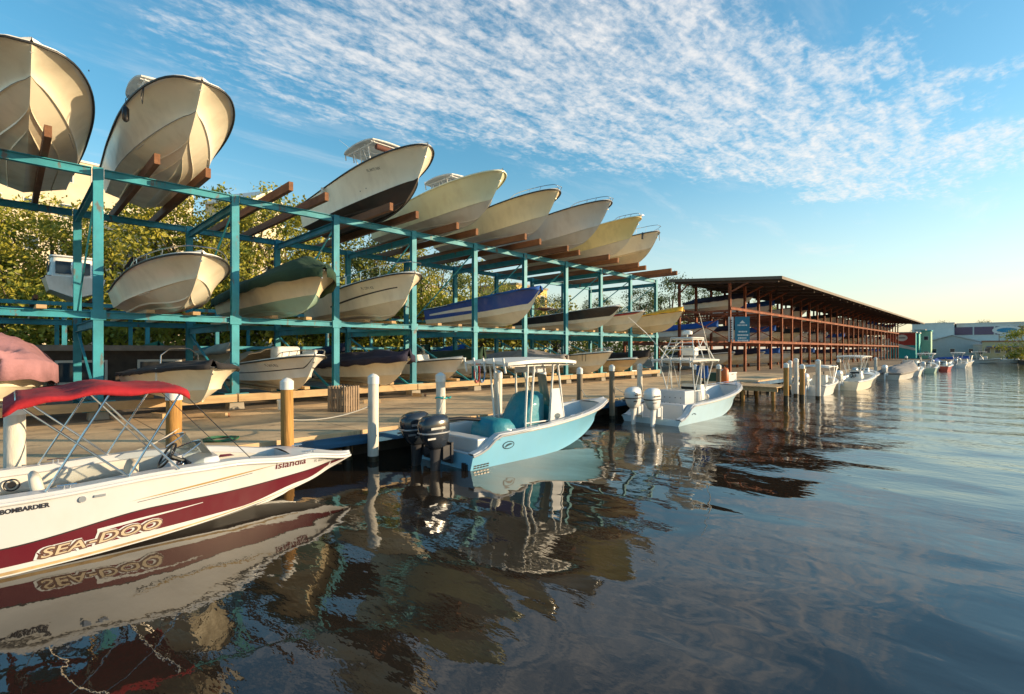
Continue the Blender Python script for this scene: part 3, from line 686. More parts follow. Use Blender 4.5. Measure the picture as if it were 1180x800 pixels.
# mooring lines
def rope(a, b, sag, label, r=.014, m=None, n=16):
    pts = [Vector(a).lerp(Vector(b), k / n) - Vector((0, 0, sag * 4 * (k / n) * (1 - k / n))) for k in range(n + 1)]
    o = MB().tube(pts, r, 6).build('mooring_line', m or mat('white_rope', (.5, .47, .4), .8), smooth=60); tag(o, label, 'rope', 'mooring lines')
rope((-11.3, 4.37, 1.25), (-11.3, 6.35, 1.38), .12, 'white line slung between the golden and the tall white piling')
rope((-11.15, 8.6, 1.5), (-10.85, 8.0, .82), .05, 'short line from the turquoise knotted piling to the stern of the blue boat')
rope((-11.2, 15.05, 1.3), (-10.1, 14.0, 1.15), .08, 'line from a grey piling to the bow of the blue boat')
rope((-11.2, 17.2, 1.3), (-10.5, 17.9, .9), .08, 'line from the weathered piling to the stern of the tower boat')
rope((-11.2, 2.3, 1.3), (-10.75, 1.2, 1.0), .1, 'line from the golden piling to the side of the red striped boat')
# coiled hose hanging on the fifth post
hz = empty('hanging_hose', (PX0 + .35, PY[6], 1.9), 0, 'red and blue hose coils hanging on a teal post above the white footing board', 'hose')
for nm, dx, c in (('red_coil', -.18, (.35, .03, .03)), ('blue_coil', .16, (.03, .12, .3))):
    mb = MB()
    for q in range(4): mb.tube([(0.02 * q, dx + .17 * math.cos(a), -.25 + (.42 + .03 * q) * math.sin(a)) for a in [k * math.pi / 10 for k in range(20)]], .016, 5, closed=True)
    mb.build(nm, mat(nm, c, .5), hz, smooth=60)

# ---------------------------------------------------------------- rust red rack with a roof
XR = [-17.3, -22.0, -28.0]; Y0R, SR, NR = 44.9, 3.6, 28
DKR = mat('dark_rafter_steel', (.06, .035, .028), .7)
rr2 = empty('roofed_boat_rack', (-17.3, 44.9, DZ), 0, 'long rust red steel boat rack under a wide dark flat roof', 'boat rack')
ro = Vector((-17.3, 44.9, DZ))
def rb(mb, name, m, **kw):
    mb.xform(Matrix.Translation(-ro)); return mb.build(name, m, rr2, **kw)
def roofz(x): return (8.7 + .62 * (-x - 13) / 9) if x > -23 else 6.5
for i in range(NR):
    y = Y0R + SR * i
    for j, x in enumerate(XR):
        if j == 2 and i % 2: continue
        mb = MB(); column(mb, x, y, DZ, roofz(x) - .3, .24, .2)
        if j == 0 or i == 0: mb.bar((x + .1, y, roofz(x) - 1.1), (x + (1.6 if j == 0 else .9), y, roofz(x + .5) - .34), .12, .12)
        rb(mb, 'post', RUSTS)
    mb = MB()
    for k in range(12):
        xa, xb = lerp(-22.4, -13.3, k / 12), lerp(-22.4, -13.3, (k + 1) / 12); mb.bar((xa, y, roofz(xa) - .2), (xb, y, roofz(xb) - .2), .16, .24)
    rb(mb, 'rafter', DKR)
for x in XR:
    for z in (3.55, 6.45):
        mb = MB(); mb.ibeam((x + .17, Y0R - .2, z), (x + .17, Y0R + SR * (NR - 1) + .2, z), .14, .26, .02); rb(mb, 'rail_beam', RUSTS)
for i in range(0, NR):
    y = Y0R + SR * i
    for z in (3.35, 6.25):
        mb = MB(); mb.bar((XR[0], y + .16, z), (XR[2], y + .16, z), .12, .2); rb(mb, 'cross_beam', RUSTS)
for i in range(0, 24, 4):
    y = Y0R + SR * i
    mb = MB(); mb.bar((XR[0], y + .22, 3.6), (XR[1], y + .22, 6.2), .08, .08); mb.bar((XR[1], y + .22, 3.6), (XR[0], y + .26, 6.2), .08, .08); rb(mb, 'diagonal_brace', RUSTS)
rf = mat('dark_roof_sheet', (.085, .06, .045), .7, .3, 1.2, .004, 20, dirt=(.035, .028, .022), dirt_amt=.6)
rings = []
for x, th in ((-22.8, .1), (-18, .1), (-13.0, .1)):
    z = roofz(x); rings.append([(x, Y0R - .4, z), (x, Y0R + SR * NR + 1, z), (x, Y0R + SR * NR + 1, z + th), (x, Y0R - .4, z + th)])
rb(MB().loft(rings), 'roof_sheet', rf)
mb = MB()
for k in range(9):
    x = lerp(-22.5, -13.3, k / 8); mb.bar((x, Y0R - .3, roofz(x) - .06), (x, Y0R + SR * NR + .9, roofz(x) - .06), .08, .12)
rb(mb, 'purlin', rf)
mb = MB(); mb.bar((-12.96, Y0R - .45, roofz(-13)), (-12.96, Y0R + SR * NR + 1, roofz(-13)), .06, .24)
mb.bar((-22.8, Y0R - .44, roofz(-22.8)), (-13, Y0R - .44, roofz(-13)), .05, .26)
rb(mb, 'fascia', mat('dark_fascia', (.12, .09, .065), .7, .2, 1))
# sign on the first rust post
sg = empty('hanging_sign', (-16.9, 45.2, 5.5), R(-52), 'teal blue sign with white lettering fixed to the first rust red post', 'sign')
SGN = mat('sign_teal_blue', (.01, .16, .26), .5, .05); SGW = mat('sign_white', (.7, .7, .68), .5, .05)
MB().box((0, .55, -.9), (.05, 1.25, 2.2)).build('panel', SGN, sg); MB().box((.02, -.42, -.9), (.05, .42, 2.2)).build('side_strip', SGW, sg)
def plane_text(txt, size, loc, rx, parent, m, name='lettering', bold=.0, extr=.004, center=True):
    vs, fs = text_mesh(txt, size, extr, bold); 
    if center:
        cx = (min(v.x for v in vs) + max(v.x for v in vs)) / 2; vs = [v - Vector((cx, 0, 0)) for v in vs]
    M = Matrix.Translation(loc) @ rx; o = MB().add([M @ v for v in vs], fs).build(name, m, parent); return o
FX = Matrix.Rotation(R(90), 4, 'Z') @ Matrix.Rotation(R(90), 4, 'X')   # reads from +X
mb = MB(); mb.add([(.032, .55 + a, b) for a, b in ((-.25, -.38), (.25, -.38), (.0, -.12))], [(0, 1, 2)]); mb.build('sign_emblem', SGW, sg)
for z, w in ((-1.12, .62), (-1.42, .8), (-1.68, .72), (-1.9, .8), (-.55, .8)):
    mb = MB(); yy = .55 - w / 2
    while yy < .55 + w / 2: d = random.uniform(.06, .13); mb.box((.028, yy + d / 2, z), (.012, d, random.uniform(.10, .15))); yy += d + .03
    mb.build('text_line', SGW, sg)
mb = MB()
for k in range(9): mb.box((.048, -.42, -.12 - k * .2), (.01, .2, .1 + .04 * (k % 2)))
mb.build('strip_lettering', mat('sign_ink', (.1, .12, .14), .6), sg)

# ---------------------------------------------------------------- trees
def leaf_mat(name, a, b):
    m = bpy.data.materials.new(name); m.use_nodes = True; nt = m.node_tree; N = nt.nodes; K = nt.links
    bs = N['Principled BSDF']; bs.inputs['Roughness'].default_value = .6; tc = N.new('ShaderNodeTexCoord')
    n = N.new('ShaderNodeTexNoise'); n.inputs['Scale'].default_value = .9; n.inputs['Detail'].default_value = 5; K.new(tc.outputs['Object'], n.inputs['Vector'])
    mr = N.new('ShaderNodeMapRange'); mr.inputs[1].default_value = .35; mr.inputs[2].default_value = .65; K.new(n.outputs['Fac'], mr.inputs[0])
    mx = N.new('ShaderNodeMix'); mx.data_type = 'RGBA'; K.new(mr.outputs[0], mx.inputs[0]); mx.inputs[6].default_value = (*a, 1); mx.inputs[7].default_value = (*b, 1)
    K.new(mx.outputs[2], bs.inputs['Base Color']); tr = N.new('ShaderNodeBsdfTranslucent'); K.new(mx.outputs[2], tr.inputs[0])
    ms = N.new('ShaderNodeMixShader'); ms.inputs[0].default_value = .3; K.new(bs.outputs[0], ms.inputs[1]); K.new(tr.outputs[0], ms.inputs[2]); K.new(ms.outputs[0], N['Material Output'].inputs[0]); return m
LF = [leaf_mat('leaves_olive', (.13, .18, .018), (.42, .38, .04)), leaf_mat('leaves_golden_green', (.17, .19, .02), (.48, .41, .05)), leaf_mat('leaves_dark_green', (.035, .07, .016), (.12, .15, .03))]
BARK = mat('bark', (.12, .09, .06), .9, .3, 3, .02, 10, stretch=(3, 3, .5))
def tree_variant(seed, H, rx, m, base=.18, nclump=62, per=120, ls=.32):
    rnd = random.Random(seed); t = empty('tree', (0, 0, 0)); mb = MB()
    mb.tube([(0, 0, -.1), (.1, .05, H * .2), (-.05, .1, H * .42), (.1, 0, H * .75)], [H * .028, H * .021, H * .015, H * .005], 9)
    cl = []
    for k in range(nclump):
        while True:
            v = Vector([rnd.uniform(-1, 1) for _ in range(3)])
            if .25 < v.length < 1: break
        v = v.normalized() * (v.length ** .5)
        zz = H * (base + (1 - base) * (.5 + .5 * v.z)) ; wob = 1 + .3 * noise.noise(Vector((v.x * 1.5 + seed, v.y * 1.5, v.z * 2)))
        prof = 1 - .35 * abs(v.z) ; cl.append((Vector((v.x * rx * wob * (1.15 if v.z < .3 else 1), v.y * rx * wob, zz)), rnd.uniform(.7, 1.35)))
    for c, r in rnd.sample(cl, min(14, len(cl))):
        z0 = H * rnd.uniform(.18, .4); mid = Vector((c.x * .5, c.y * .5, lerp(z0, c.z, .6))); mb.tube([(0, .05, z0), mid, c], [H * .011, H * .007, .02], 6)
    mb.build('trunk', BARK, t, smooth=60)
    lb = MB()
    for c, r in cl:
        for q in range(per):
            v = Vector([rnd.gauss(0, .5) for _ in range(3)]) * r; v.z *= .7; p = c + v
            if p.z < .1: continue
            a = Vector([rnd.gauss(0, 1) for _ in range(3)]).normalized(); b = a.orthogonal().normalized(); b = Matrix.Rotation(rnd.uniform(0, 6.28), 3, a) @ b; d = a.cross(b)
            s = ls * rnd.uniform(.5, 1.1); o = len(lb.v); lb.v += [tuple(p - d * s * .5), tuple(p + b * s * .28 + a * s * .08), tuple(p + d * s * .5), tuple(p - b * s * .28 + a * s * .08)]; lb.f.append((o, o + 1, o + 2, o + 3)); lb.m.append(0)
    me = bpy.data.meshes.new('crown'); me.from_pydata(lb.v, [], lb.f); me.materials.append(m); o = bpy.data.objects.new('crown', me); COL.objects.link(o); o.parent = t
    return t
TV = [tree_variant(3, 13, 4.6, LF[0]), tree_variant(11, 12, 4.2, LF[1]), tree_variant(23, 13, 4.0, LF[2]), tree_variant(31, 5, 2.6, LF[0], base=.02, nclump=44, per=80), tree_variant(37, 4.5, 2.6, LF[1], base=.02, nclump=40, per=80)]
used = set()
def put_tree(v, px, dz_, top, label, group='trees behind the racks', name='tree', z0=DZ):
    """forward distance dz_, top = photo row of its top"""
    u = (px - 590) / 575; s, c = math.sin(TH), math.cos(TH); x = dz_ * (-s + u * c); y = dz_ * (c + u * s)
    top_z = (403 - top) / 575 * dz_ + CAMZ; Hn = [13, 12, 13, 5, 4.5][v]; k = (top_z - z0) / (Hn * .98)
    o = TV[v] if v not in used else copy_tree(TV[v]); used.add(v); o.name = name
    o.location = (x, y, z0); o.scale = (k, k, k); o.rotation_euler = (0, 0, random.uniform(0, 6.28)); tag(o, label, 'tree' if name == 'tree' else 'shrub', group); return o
LT = [(0, -60, 38, 225, 'leafy tree at the left end behind the pink covered boat'), (1, 12, 40, 232, 'golden green tree behind the small cabin boat, left of the first teal post'), (0, 62, 44, 236, 'olive green tree behind the first teal post'), (1, 128, 41, 240, 'bright golden tree behind the covered bowrider on the middle level'),
      (0, 178, 43, 228, 'broad tree behind the second big hull of the top row'), (1, 232, 42, 224, 'tall tree under the white gable'), (0, 285, 45, 214, 'tallest tree, seen between the empty timber bunks'), (1, 330, 42, 238, 'golden tree left of the green covered boat'),
      (0, 378, 44, 262, 'olive tree behind the third teal post'), (2, 430, 45, 270, 'dark tree behind the fourth teal post'), (1, 462, 46, 288, 'golden tree behind the cream boat on the middle level'), (2, 505, 48, 292, 'dark green tree behind the blue hull'),
      (0, 548, 55, 305, 'low tree in front of the yellow building'), (2, 598, 60, 330, 'dark tree behind the fifth and sixth teal posts'), (2, 640, 70, 342, 'dark distant tree behind the black hull'), (2, 690, 90, 342, 'distant tree behind the red and white hull'),
      (2, 735, 95, 334, 'distant dark tree above the yellow boat'), (2, 772, 100, 320, 'distant dark tree at the left edge of the roofed rack'), (2, 815, 130, 325, 'faint tree behind the roofed rack, near its first post'), (0, 870, 150, 345, 'faint tree behind the roofed rack, near its middle')]
for v, px, d, top, lab in LT: put_tree(v, px, d, top, lab)
SH = [(3, -40, 34, 330), (4, 25, 35, 322), (3, 85, 36, 330), (4, 140, 36, 325), (3, 200, 37, 330), (4, 250, 37, 322), (3, 300, 38, 330), (4, 352, 38, 330), (3, 400, 39, 332), (4, 450, 40, 335), (3, 500, 42, 340), (4, 545, 44, 345), (3, 590, 48, 350), (4, 640, 54, 355), (3, 700, 66, 362), (4, 760, 80, 366)]
for i, (v, px, d, top) in enumerate(SH):
    put_tree(v, px, d, top, 'leafy shrub at the foot of the trees behind the racks', 'shrubs at the foot of the trees', 'shrub')
put_tree(3, 1184, 96, 379, 'dark leafy tree on the right bank at the edge of the photo', 'trees on the far bank')
for i, (px, d, top) in enumerate([(1088, 175, 371), (1136, 180, 370), (1060, 170, 378), (1012, 165, 384)]):
    put_tree(2, px, d, top, ['small treetop above the white warehouse', 'small treetop above the purple banded building', 'tree behind the red and teal building', 'tree seen through the end of the roofed rack'][i], 'trees on the far bank')

# small things lying on the dock
def clutter(name, label, cat, loc, rz, parts):
    t = empty(name, loc, rz, label, cat)
    for nm, mb, m in parts: mb.build(nm, m, t, smooth=45)
    return t
bk = MB(); bk.loft([[Vector((q * math.cos(a), q * math.sin(a), z)) for a in [k * .5236 for k in range(12)]] for q, z in ((.12, 0), (.15, .32), (.155, .32), (.145, .30), (.115, .02))])
clutter('bucket', 'white plastic bucket on the dock beside the second rack post', 'bucket', (-17.6, 6.6, DZ + .01), 0, [('pail', bk, PCAP), ('bail', MB().tube([(.15 * math.cos(a), .02, .30 + .14 * math.sin(a)) for a in [k * .3142 for k in range(11)]], .006, 5), STEEL)])
hs_ = MB()
for q in range(5): hs_.tube([((.22 + .035 * q) * math.cos(a), (.22 + .035 * q) * math.sin(a), .03 + .012 * math.sin(a * 3 + q)) for a in [k * .2618 for k in range(24)]], .014, 6, closed=True)
clutter('garden_hose', 'coiled green garden hose lying on the dock between the golden pilings', 'hose', (-12.6, 3.4, DZ + .01), 0, [('coil', hs_, mat('green_hose', (.02, .12, .05), .5))])
for i, (x, y, r_) in enumerate([(-18.0, 3.2, .3), (-17.2, 9.8, 1.2), (-18.2, 12.6, .1), (-16.8, 4.4, .8)]):
    b_ = MB(); b_.box((0, 0, .07), (.62, .14, .14)); b2_ = MB(); b2_.box((.05, .15, .06), (.5, .12, .12))
    clutter('timber_chock', ['pair of loose timber blocks on the dock under the black covered hull', 'pair of loose timber blocks beyond the slatted crate', 'pair of loose timber blocks before the navy covered boat', 'pair of loose timber blocks behind the golden pilings'][i], 'timber', (x, y, DZ + .012), r_, [('block', b_, TIMBL), ('block', b2_, TIMB)])
# ---------------------------------------------------------------- buildings
WALL = mat('cream_stucco', (.66, .56, .40), .85, .08, 1, .003, 20, dirt=(.4, .33, .22), dirt_amt=.3, dirt_scale=.3)
WALLW = mat('white_stucco', (.68, .66, .60), .85, .06, 1, dirt=(.4, .38, .32), dirt_amt=.25, dirt_scale=.3)
ROOFT = mat('grey_roof_tiles', (.28, .24, .2), .8, .2, 3); WIN = mat('window_glass', (.03, .05, .07), .08, .1)
def building(name, label, loc, rz, w, d, h, wall, roof=None, storeys=2, bays=4, gable=0, flat=True, ww=1.1, wh=1.4, front_only=True, winm=None):
    t = empty(name, loc, rz, label, 'building')
    mb = MB(); mb.box((0, 0, h / 2), (w, d, h))
    if gable: mb.add([(-w / 2, -d / 2, h), (w / 2, -d / 2, h), (0, -d / 2, h + gable), (-w / 2, d / 2, h), (w / 2, d / 2, h), (0, d / 2, h + gable)], [(0, 1, 2), (5, 4, 3)])
    mb.build('wall', wall, t)
    mb = MB()
    if gable:
        for s in (-1, 1): mb.bar((s * (w / 2 + .3) / 2, -d / 2 - .4, h + gable / 2 + .0), (s * (w / 2 + .3) / 2, d / 2 + .4, h + gable / 2 + .0), .1, .1)
        mb = MB(); e = .4; k = gable / (w / 2)
        for s in (-1, 1): mb.add([(0, -d / 2 - e, h + gable + .05), (s * (w / 2 + e), -d / 2 - e, h - e * k + .05), (s * (w / 2 + e), d / 2 + e, h - e * k + .05), (0, d / 2 + e, h + gable + .05)] + [(0, -d / 2 - e, h + gable + .25), (s * (w / 2 + e), -d / 2 - e, h - e * k + .25), (s * (w / 2 + e), d / 2 + e, h - e * k + .25), (0, d / 2 + e, h + gable + .25)], [(0, 1, 2, 3), (7, 6, 5, 4), (0, 4, 5, 1), (1, 5, 6, 2), (2, 6, 7, 3)])
    else: mb.box((0, 0, h + .12), (w + .3, d + .3, .24))
    mb.build('roof', roof or ROOFT, t)
    for i in range(bays):
        for j in range(storeys):
            x = -w / 2 + w * (i + .5) / bays; z = h * (j + .55) / storeys
            f = MB().box((x, -d / 2 - .03, z), (ww + .2, .06, wh + .2)).build('window', WALLW, t)
            MB().box((x, -d / 2 - .055, z), (ww, .05, wh)).build('pane', winm or WIN, f)
    return t
building('apartment_building', 'large cream apartment block rising above the trees behind the first teal post', (-82, 4, 0), R(97), 26, 12, 24.5, WALL, WALLW, 6, 9)
b2 = building('gabled_house', 'white gabled building peeking over the trees right of the second hull', (-66, 20.5, 0), R(118), 5, 7, 20.2, WALL, WALLW, 6, 1, gable=1.5)
building('yellow_house', 'small yellow building behind the rack, seen under the top row timbers', (-51, 51, 0), R(100), 8, 8, 11.5, mat('yellow_stucco', (.62, .45, .14), .85, .1, 1), ROOFT, 3, 3)
building('white_house', 'low white building between the trees behind the third and fourth teal posts', (-50, 32, 0), R(115), 10, 6, 10.2, WALLW, ROOFT, 3, 4)
# workshop with white framed windows low behind the rack
ws = building('workshop', 'low dark workshop with white framed windows behind the first rack bay', (-29.0, 3.6, DZ), R(90), 5.5, 2.4, 2.0, mat('dark_brown_boards', (.06, .045, .035), .8, .3, 3), ROOFT, 1, 2, ww=1.5, wh=.8)
# far end of the basin
building('white_warehouse', 'plain white warehouse wall at the far end of the basin', (-13.6, 178, 0), 0, 8.5, 12, 9.6, WALLW, WALLW, 1, 0)
pb = building('banded_building', 'long white building with a dark purple window band at the far end of the basin', (6.5, 180, 0), 0, 31, 12, 9.4, WALLW, WALLW, 1, 0)
for k in range(8):
    MB().box((-14.2 + k * 3.9, -6.05, 7.6), (3.6, .08, 2.0)).build('window_band', mat('purple_glass', (.05, .04, .12), .15, .1), pb)
MB().box((0, -6.4, 5.1), (31, .8, .25)).build('ledge', WALLW, pb)
building('gabled_boathouse', 'low grey gabled boathouse in front of the white warehouse', (-9.0, 166, 0), 0, 10, 12, 4.6, mat('grey_siding', (.42, .45, .47), .8, .08, 1), mat('grey_metal_roof', (.48, .50, .52), .5, .08, 1), 1, 3, gable=1.6, ww=.8, wh=.9)
building('low_shed', 'long low grey shed beside the gabled boathouse', (-1.5, 160, 0), 0, 7.5, 6, 3.9, mat('pale_siding', (.5, .5, .47), .8, .1, 1), mat('grey_metal_roof', (.48, .5, .52)), 1, 3, ww=.9, wh=.8)
mu = building('mural_building', 'red and teal painted building with a round white sign past the roofed rack', (-17.2, 150, 0), 0, 5.6, 10, 6.6, mat('mural_teal', (.03, .38, .38), .7, .1, 1), WALLW, 1, 0)
mb = MB(); mb.box((0, -5.04, 5.2), (5.6, .06, 2.8)); mb.build('red_band', mat('mural_red', (.42, .05, .035), .7, .1, 1), mu)
MB().add([(-2.8, -5.09, 3.9), (2.8, -5.09, 2.6), (2.8, -5.09, 3.1), (-2.8, -5.09, 5.0)], [(0, 1, 2, 3)]).build('white_diagonal', WALLW, mu, solid=.02)
mb = MB(); mb.loft([[Vector((.3 + 1.05 * math.cos(a), y, 5.5 + .75 * math.sin(a))) for a in [k * .3142 for k in range(20)]] for y in (-5.1, -5.16)]); mb.build('round_sign', PCAP, mu)
MB().box((.3, -5.17, 5.5), (1.3, .02, .22)).build('sign_lettering', mat('sign_ink'), mu)
gt = building('green_tower', 'narrow pale green and teal tower beside the red building', (-12.9, 150, 0), 0, 1.7, 3, 7.0, mat('mint_stucco', (.35, .55, .38), .8, .1, 1), mat('mural_teal'), 2, 1, ww=.7, wh=.8)
building('grey_annex', 'small grey block behind the red building', (-14.6, 156, 0), 0, 1.8, 3, 7.4, mat('grey_siding'), ROOFT, 1, 1)
yh = building('waterside_restaurant', 'small yellow waterside building with an oval blue sign on its roof', (-.3, 153.5, .3), 0, 6.5, 4, 4.2, mat('pale_yellow_boards', (.6, .5, .28), .8, .1, 1), mat('orange_tiles', (.4, .16, .07), .8), 1, 4, ww=.8, wh=1)
mb = MB(); mb.loft([[Vector((.6 + 2.3 * math.cos(a), y, 6.7 + .95 * math.sin(a))) for a in [k * .3142 for k in range(20)]] for y in (-2.1, -2.2)]); mb.build('oval_sign', PCAP, yh)
mb = MB(); mb.loft([[Vector((.6 + 1.6 * math.cos(a), y, 6.7 + .5 * math.sin(a))) for a in [k * .3142 for k in range(20)]] for y in (-2.21, -2.24)]); mb.build('sign_centre', mat('sign_blue', (.03, .25, .42), .5), yh)
for x in (-.6, 1.8): MB().tube([(x, -2.15, 4.3), (x, -2.15, 5.9)], .06, 6).build('sign_post', RUSTS, yh)
MB().box((.5, -2.6, 3.1), (6.2, 1.6, .12)).build('awning', C_BLUE, yh)
# ---------------------------------------------------------------- boats lying on the racks
def pw(x, pts):
    if x <= pts[0][0]: return pts[0][1]
    for (a, b), (c, d) in zip(pts[:-1], pts[1:]):
        if x <= c: t = (x - a) / (c - a); t = t * t * (3 - 2 * t); return b + (d - b) * t
    return pts[-1][1]
KZ = {'T': TZ + .11, 'M': MZ - .03, 'L': LZ - .03}
TXT = mat('registration_ink', (.02, .02, .03), .5, .05)
def thru(h, parent, ts_, side=-1):
    mb = MB()
    for x, z in ts_:
        y = h.at_xz(x, z); mb.tube([(x, side * (y - .01), z), (x, side * (y + .012), z)], .022, 8)
    mb.build('drain_fitting', BLK, parent, smooth=40)
def rackboat(lv, bay, X, Hb, label, L=8.2, B=2.7, side=CREAM, bot=None, stripes=(), mats=(), hs=None, group='boats stored on the teal rack', rails=True, extra=None, dy=0, strakes=True, fl=2.0, e=.54, tb=.46, kt=.58, kp=3.6, name='stored_boat', reg=None, rubm=None, dk=True, tilt=R(-0.8)):
    y = .05 + 3.68 * bay + dy
    t = empty(name, (-X - L, y, KZ[lv] + (.06 if tilt else 0)), 0, label, 'boat', group); t.rotation_euler = (0, tilt, 0)
    h = Hull(L=L, B=B, Hb=Hb, Hs=hs or Hb * .68, flare=fl, e=e, tb=tb, kt=kt, kp=kp)
    hull_mesh(h, t, [bot or side, side] + list(mats), stripes, strakes=strakes, n=34 if lv == 'T' else 26)
    rub(h, t, rubm or RUB)
    if dk: deck(h, t, floor=h.Hs * .45, td=.66, crown=.08)
    if reg: hull_text(h, t, reg, L * .70, h.zs(.72) * .80, .13, TXT, name='registration')
    ey = MB(); zz = lerp(h.zk(.985), h.zs(.985), .35); ey.tube([(L * .972 + .0, 0, h.zk(.972) + .12), (L * .972 + .09, 0, h.zk(.972) + .10)], .03, 8); ey.build('bow_eye', STEEL, t, smooth=40)
    if extra: extra(t, h)
    return t, h
# top row
CHL = mat('chine_line_shadow', (.10, .075, .05), .6)  # shadow line under the chine, painted as a dark hull stripe
def x_t0(t, h):
    windshield(h, t, .55, .9, .45)
    mb = MB()
    for k in range(6): a = -.9 + .36 * k; mb.box((h.L * .93 - abs(a) * 1.5, a * .8, h.zs(.9) + .08), (.12, .05, .05))
    mb.build('deck_fittings', BLK, t); thru(h, t, [(h.L * .86, 1.72)], 1)
rackboat('T', 0, 15.9, 1.45, 'big cream V hull seen bow on at the far left of the top row', B=2.8, L=8.6, extra=x_t0, stripes=((0, .03, 3), (.93, 1, 2)), mats=(WHITE, CHL), e=.38, tb=.5, kp=2.6, kt=.5, dy=.35)
def x_t1(t, h):
    c = cuddy(h, t, .50, .78, .42, win=True); windshield(h, t, .58, .85, .5, z=h.zs(.5) + .3)
    ttop(t, h.L * .52, h.zs(.4) - .3, l=1.9, w=2.1, ht=1.75, rods=False, m=C_WHITE)
    # fender and rope loop
    x = h.L * .77; y = -h.bs(.77) - .11; z = h.zs(.77)
    f = MB().tube([(x, y, z - .32), (x, y, z - .38), (x, y, z - .68), (x, y, z - .74)], [.04, .085, .085, .04], 12).build('fender', BLK, t, smooth=50)
    MB().tube([(x, y + .08, z + .03), (x, y, z - .1), (x, y, z - .33)], .01, 5).build('lanyard', BLK, f)
    x2 = h.L * .86; b = -h.bs(.86) - .03
    MB().tube([(x2, b + .05, h.zs(.86) + .03), (x2 - .04, b, h.zs(.86) - .3), (x2 - .02, b + .03, h.zs(.86) - .48), (x2 + .05, b + .02, h.zs(.86) - .46), (x2 + .05, b + .05, h.zs(.86) + .02)], .012, 5).build('rope_loop', BLK, t, smooth=50)
rackboat('T', 1, 15.5, 1.68, 'cream hull with a black fender hanging at its bow, second of the top row', B=2.85, L=8.4, extra=x_t1, stripes=((0, .03, 3), (.94, 1, 2)), mats=(WHITE, CHL), e=.38, tb=.5, kp=2.6, kt=.5)
def x_t3(t, h):
    f = ttop(t, h.L * .56, h.zs(.5) - .5, l=2.3, w=1.9, ht=1.75, m=C_WHITE)
    MB().tube([(h.L * .56 + 1.0, -.55, h.zs(.5) + 1.05), (h.L * .56 + 1.0, .55, h.zs(.5) + 1.05)], .11, 10).build('rolled_curtain', mat('brown_canvas', (.12, .04, .025), .8), f, smooth=50)
    console(t, h.L * .60, .55, ht=1.2, dark=True)
    MB().tube([(h.L * .56 - .6, -.75, h.zs(.5) + 1.3), (h.L * .56 - 1.3, -1.0, h.zs(.5) + 1.9)], [.012, .006], 5).build('antenna', ALU, f)
    thru(h, t, [(h.L * .62, .85), (h.L * .66, .9)])
    x = h.L * .34; MB().tube([(x, -h.bs(.34) - .08, h.zs(.34) - .05), (x, -h.bs(.34) - .09, h.zs(.34) - .45)], .07, 8).build('fender', VINYL, t, smooth=50)
rackboat('T', 3, 15.35, 2.05, 'cream hull with black bottom and hard top, right of the empty timbers, top row', B=2.8, L=8.6, bot=BOTD, side=CREAM, extra=x_t3, reg='FL 8475 NX', e=.58, fl=2.0)
def x_t4(t, h):
    ttop(t, h.L * .60, h.zs(.5) - .75, l=2.0, w=1.8, ht=1.5, m=C_WHITE); console(t, h.L * .60, .55, ht=1.0)
rackboat('T', 4, 15.1, 1.95, 'pale green hull in the top row, right of the black bottomed boat', B=2.85, L=8.8, side=SAGE, bot=GREYW, extra=x_t4, e=.58, fl=2.0, rubm=SAGE)
def x_t5(t, h): bow_rail(h, t, .75, .16); console(t, h.L * .55, .5, ht=1.0)
rackboat('T', 5, 15.1, 2.0, 'sand coloured hull with a low bow rail, right of the pale green one, top row', B=2.75, L=8.4, side=SAND, bot=GREYW, extra=x_t5, fl=2.2)
def x_t6(t, h): bow_rail(h, t, .8, .14)
rackboat('T', 6, 14.6, 2.15, 'greyish white hull with the farthest reaching bow in the middle of the top row', B=2.8, L=9.0, side=GREYW, extra=x_t6, fl=2.4)
def x_t7(t, h): MB().box((h.L * .99, 0, h.zs(1) + .06), (.5, .22, .06)).build('anchor_roller', STEEL, t); bow_rail(h, t, .85, .14)
rackboat('T', 7, 15.0, 2.08, 'butter yellow hull, next to last of the top row', B=2.5, L=8.4, side=YELL, bot=CREAM, extra=x_t7, rubm=YELL)
def x_t8(t, h):
    x = h.L * .9; b = -h.bs(.9) - .05; MB().tube([(x, b + .03, h.zs(.9) + .03), (x, b, h.zs(.9) - .4)], [.05, .07], 8).build('fender', BLK, t); bow_rail(h, t, .7, .35)
    MB().tube([(h.L * 1.0, 0, h.zs(1) - .05), (h.L * 1.0 + .02, 0, h.zs(1) - .6)], .02, 6).build('hanging_line', BLK, t)
rackboat('T', 8, 15.8, 2.0, 'cream and tan hull with a rope hanging from its bow, last of the top row', B=2.4, L=7.6, side=CREAM, bot=SAND, stripes=((0, .12, 2),), mats=(TAN,), extra=x_t8)
# middle row
def x_m1(t, h):
    windshield(h, t, .60, .95, .42)
    b = MB(); w = .95; x0 = h.L * .28
    for k, (xa, z) in enumerate(((x0 + .1, .62), (x0 + 1.4, .72), (x0 + 2.6, .50))):
        b.tube([(x0 + 1.0, -w, h.Hs), (xa, -w, h.Hs + z), (xa, w, h.Hs + z), (x0 + 1.0, w, h.Hs)], .016, 6)
    f = b.build('bimini_frame', STEEL, t, smooth=40)
    r = [[(xa, a * w, h.Hs + z + .03) for a in (-1.05, -.5, 0, .5, 1.05)] for xa, z in ((x0 - .1, .56), (x0 + .1, .62), (x0 + 1.4, .73), (x0 + 2.6, .52), (x0 + 2.75, .44))]
    MB().loft(r, closed=False, cap=False).build('bimini_canopy', C_BLACK, f, smooth=40, solid=.02); bow_rail(h, t, .62, .16)
    MB().box((h.L * .9, 0, h.zs(.9) + .1), (.25, .06, .03)).build('bow_cleat', STEEL, t)
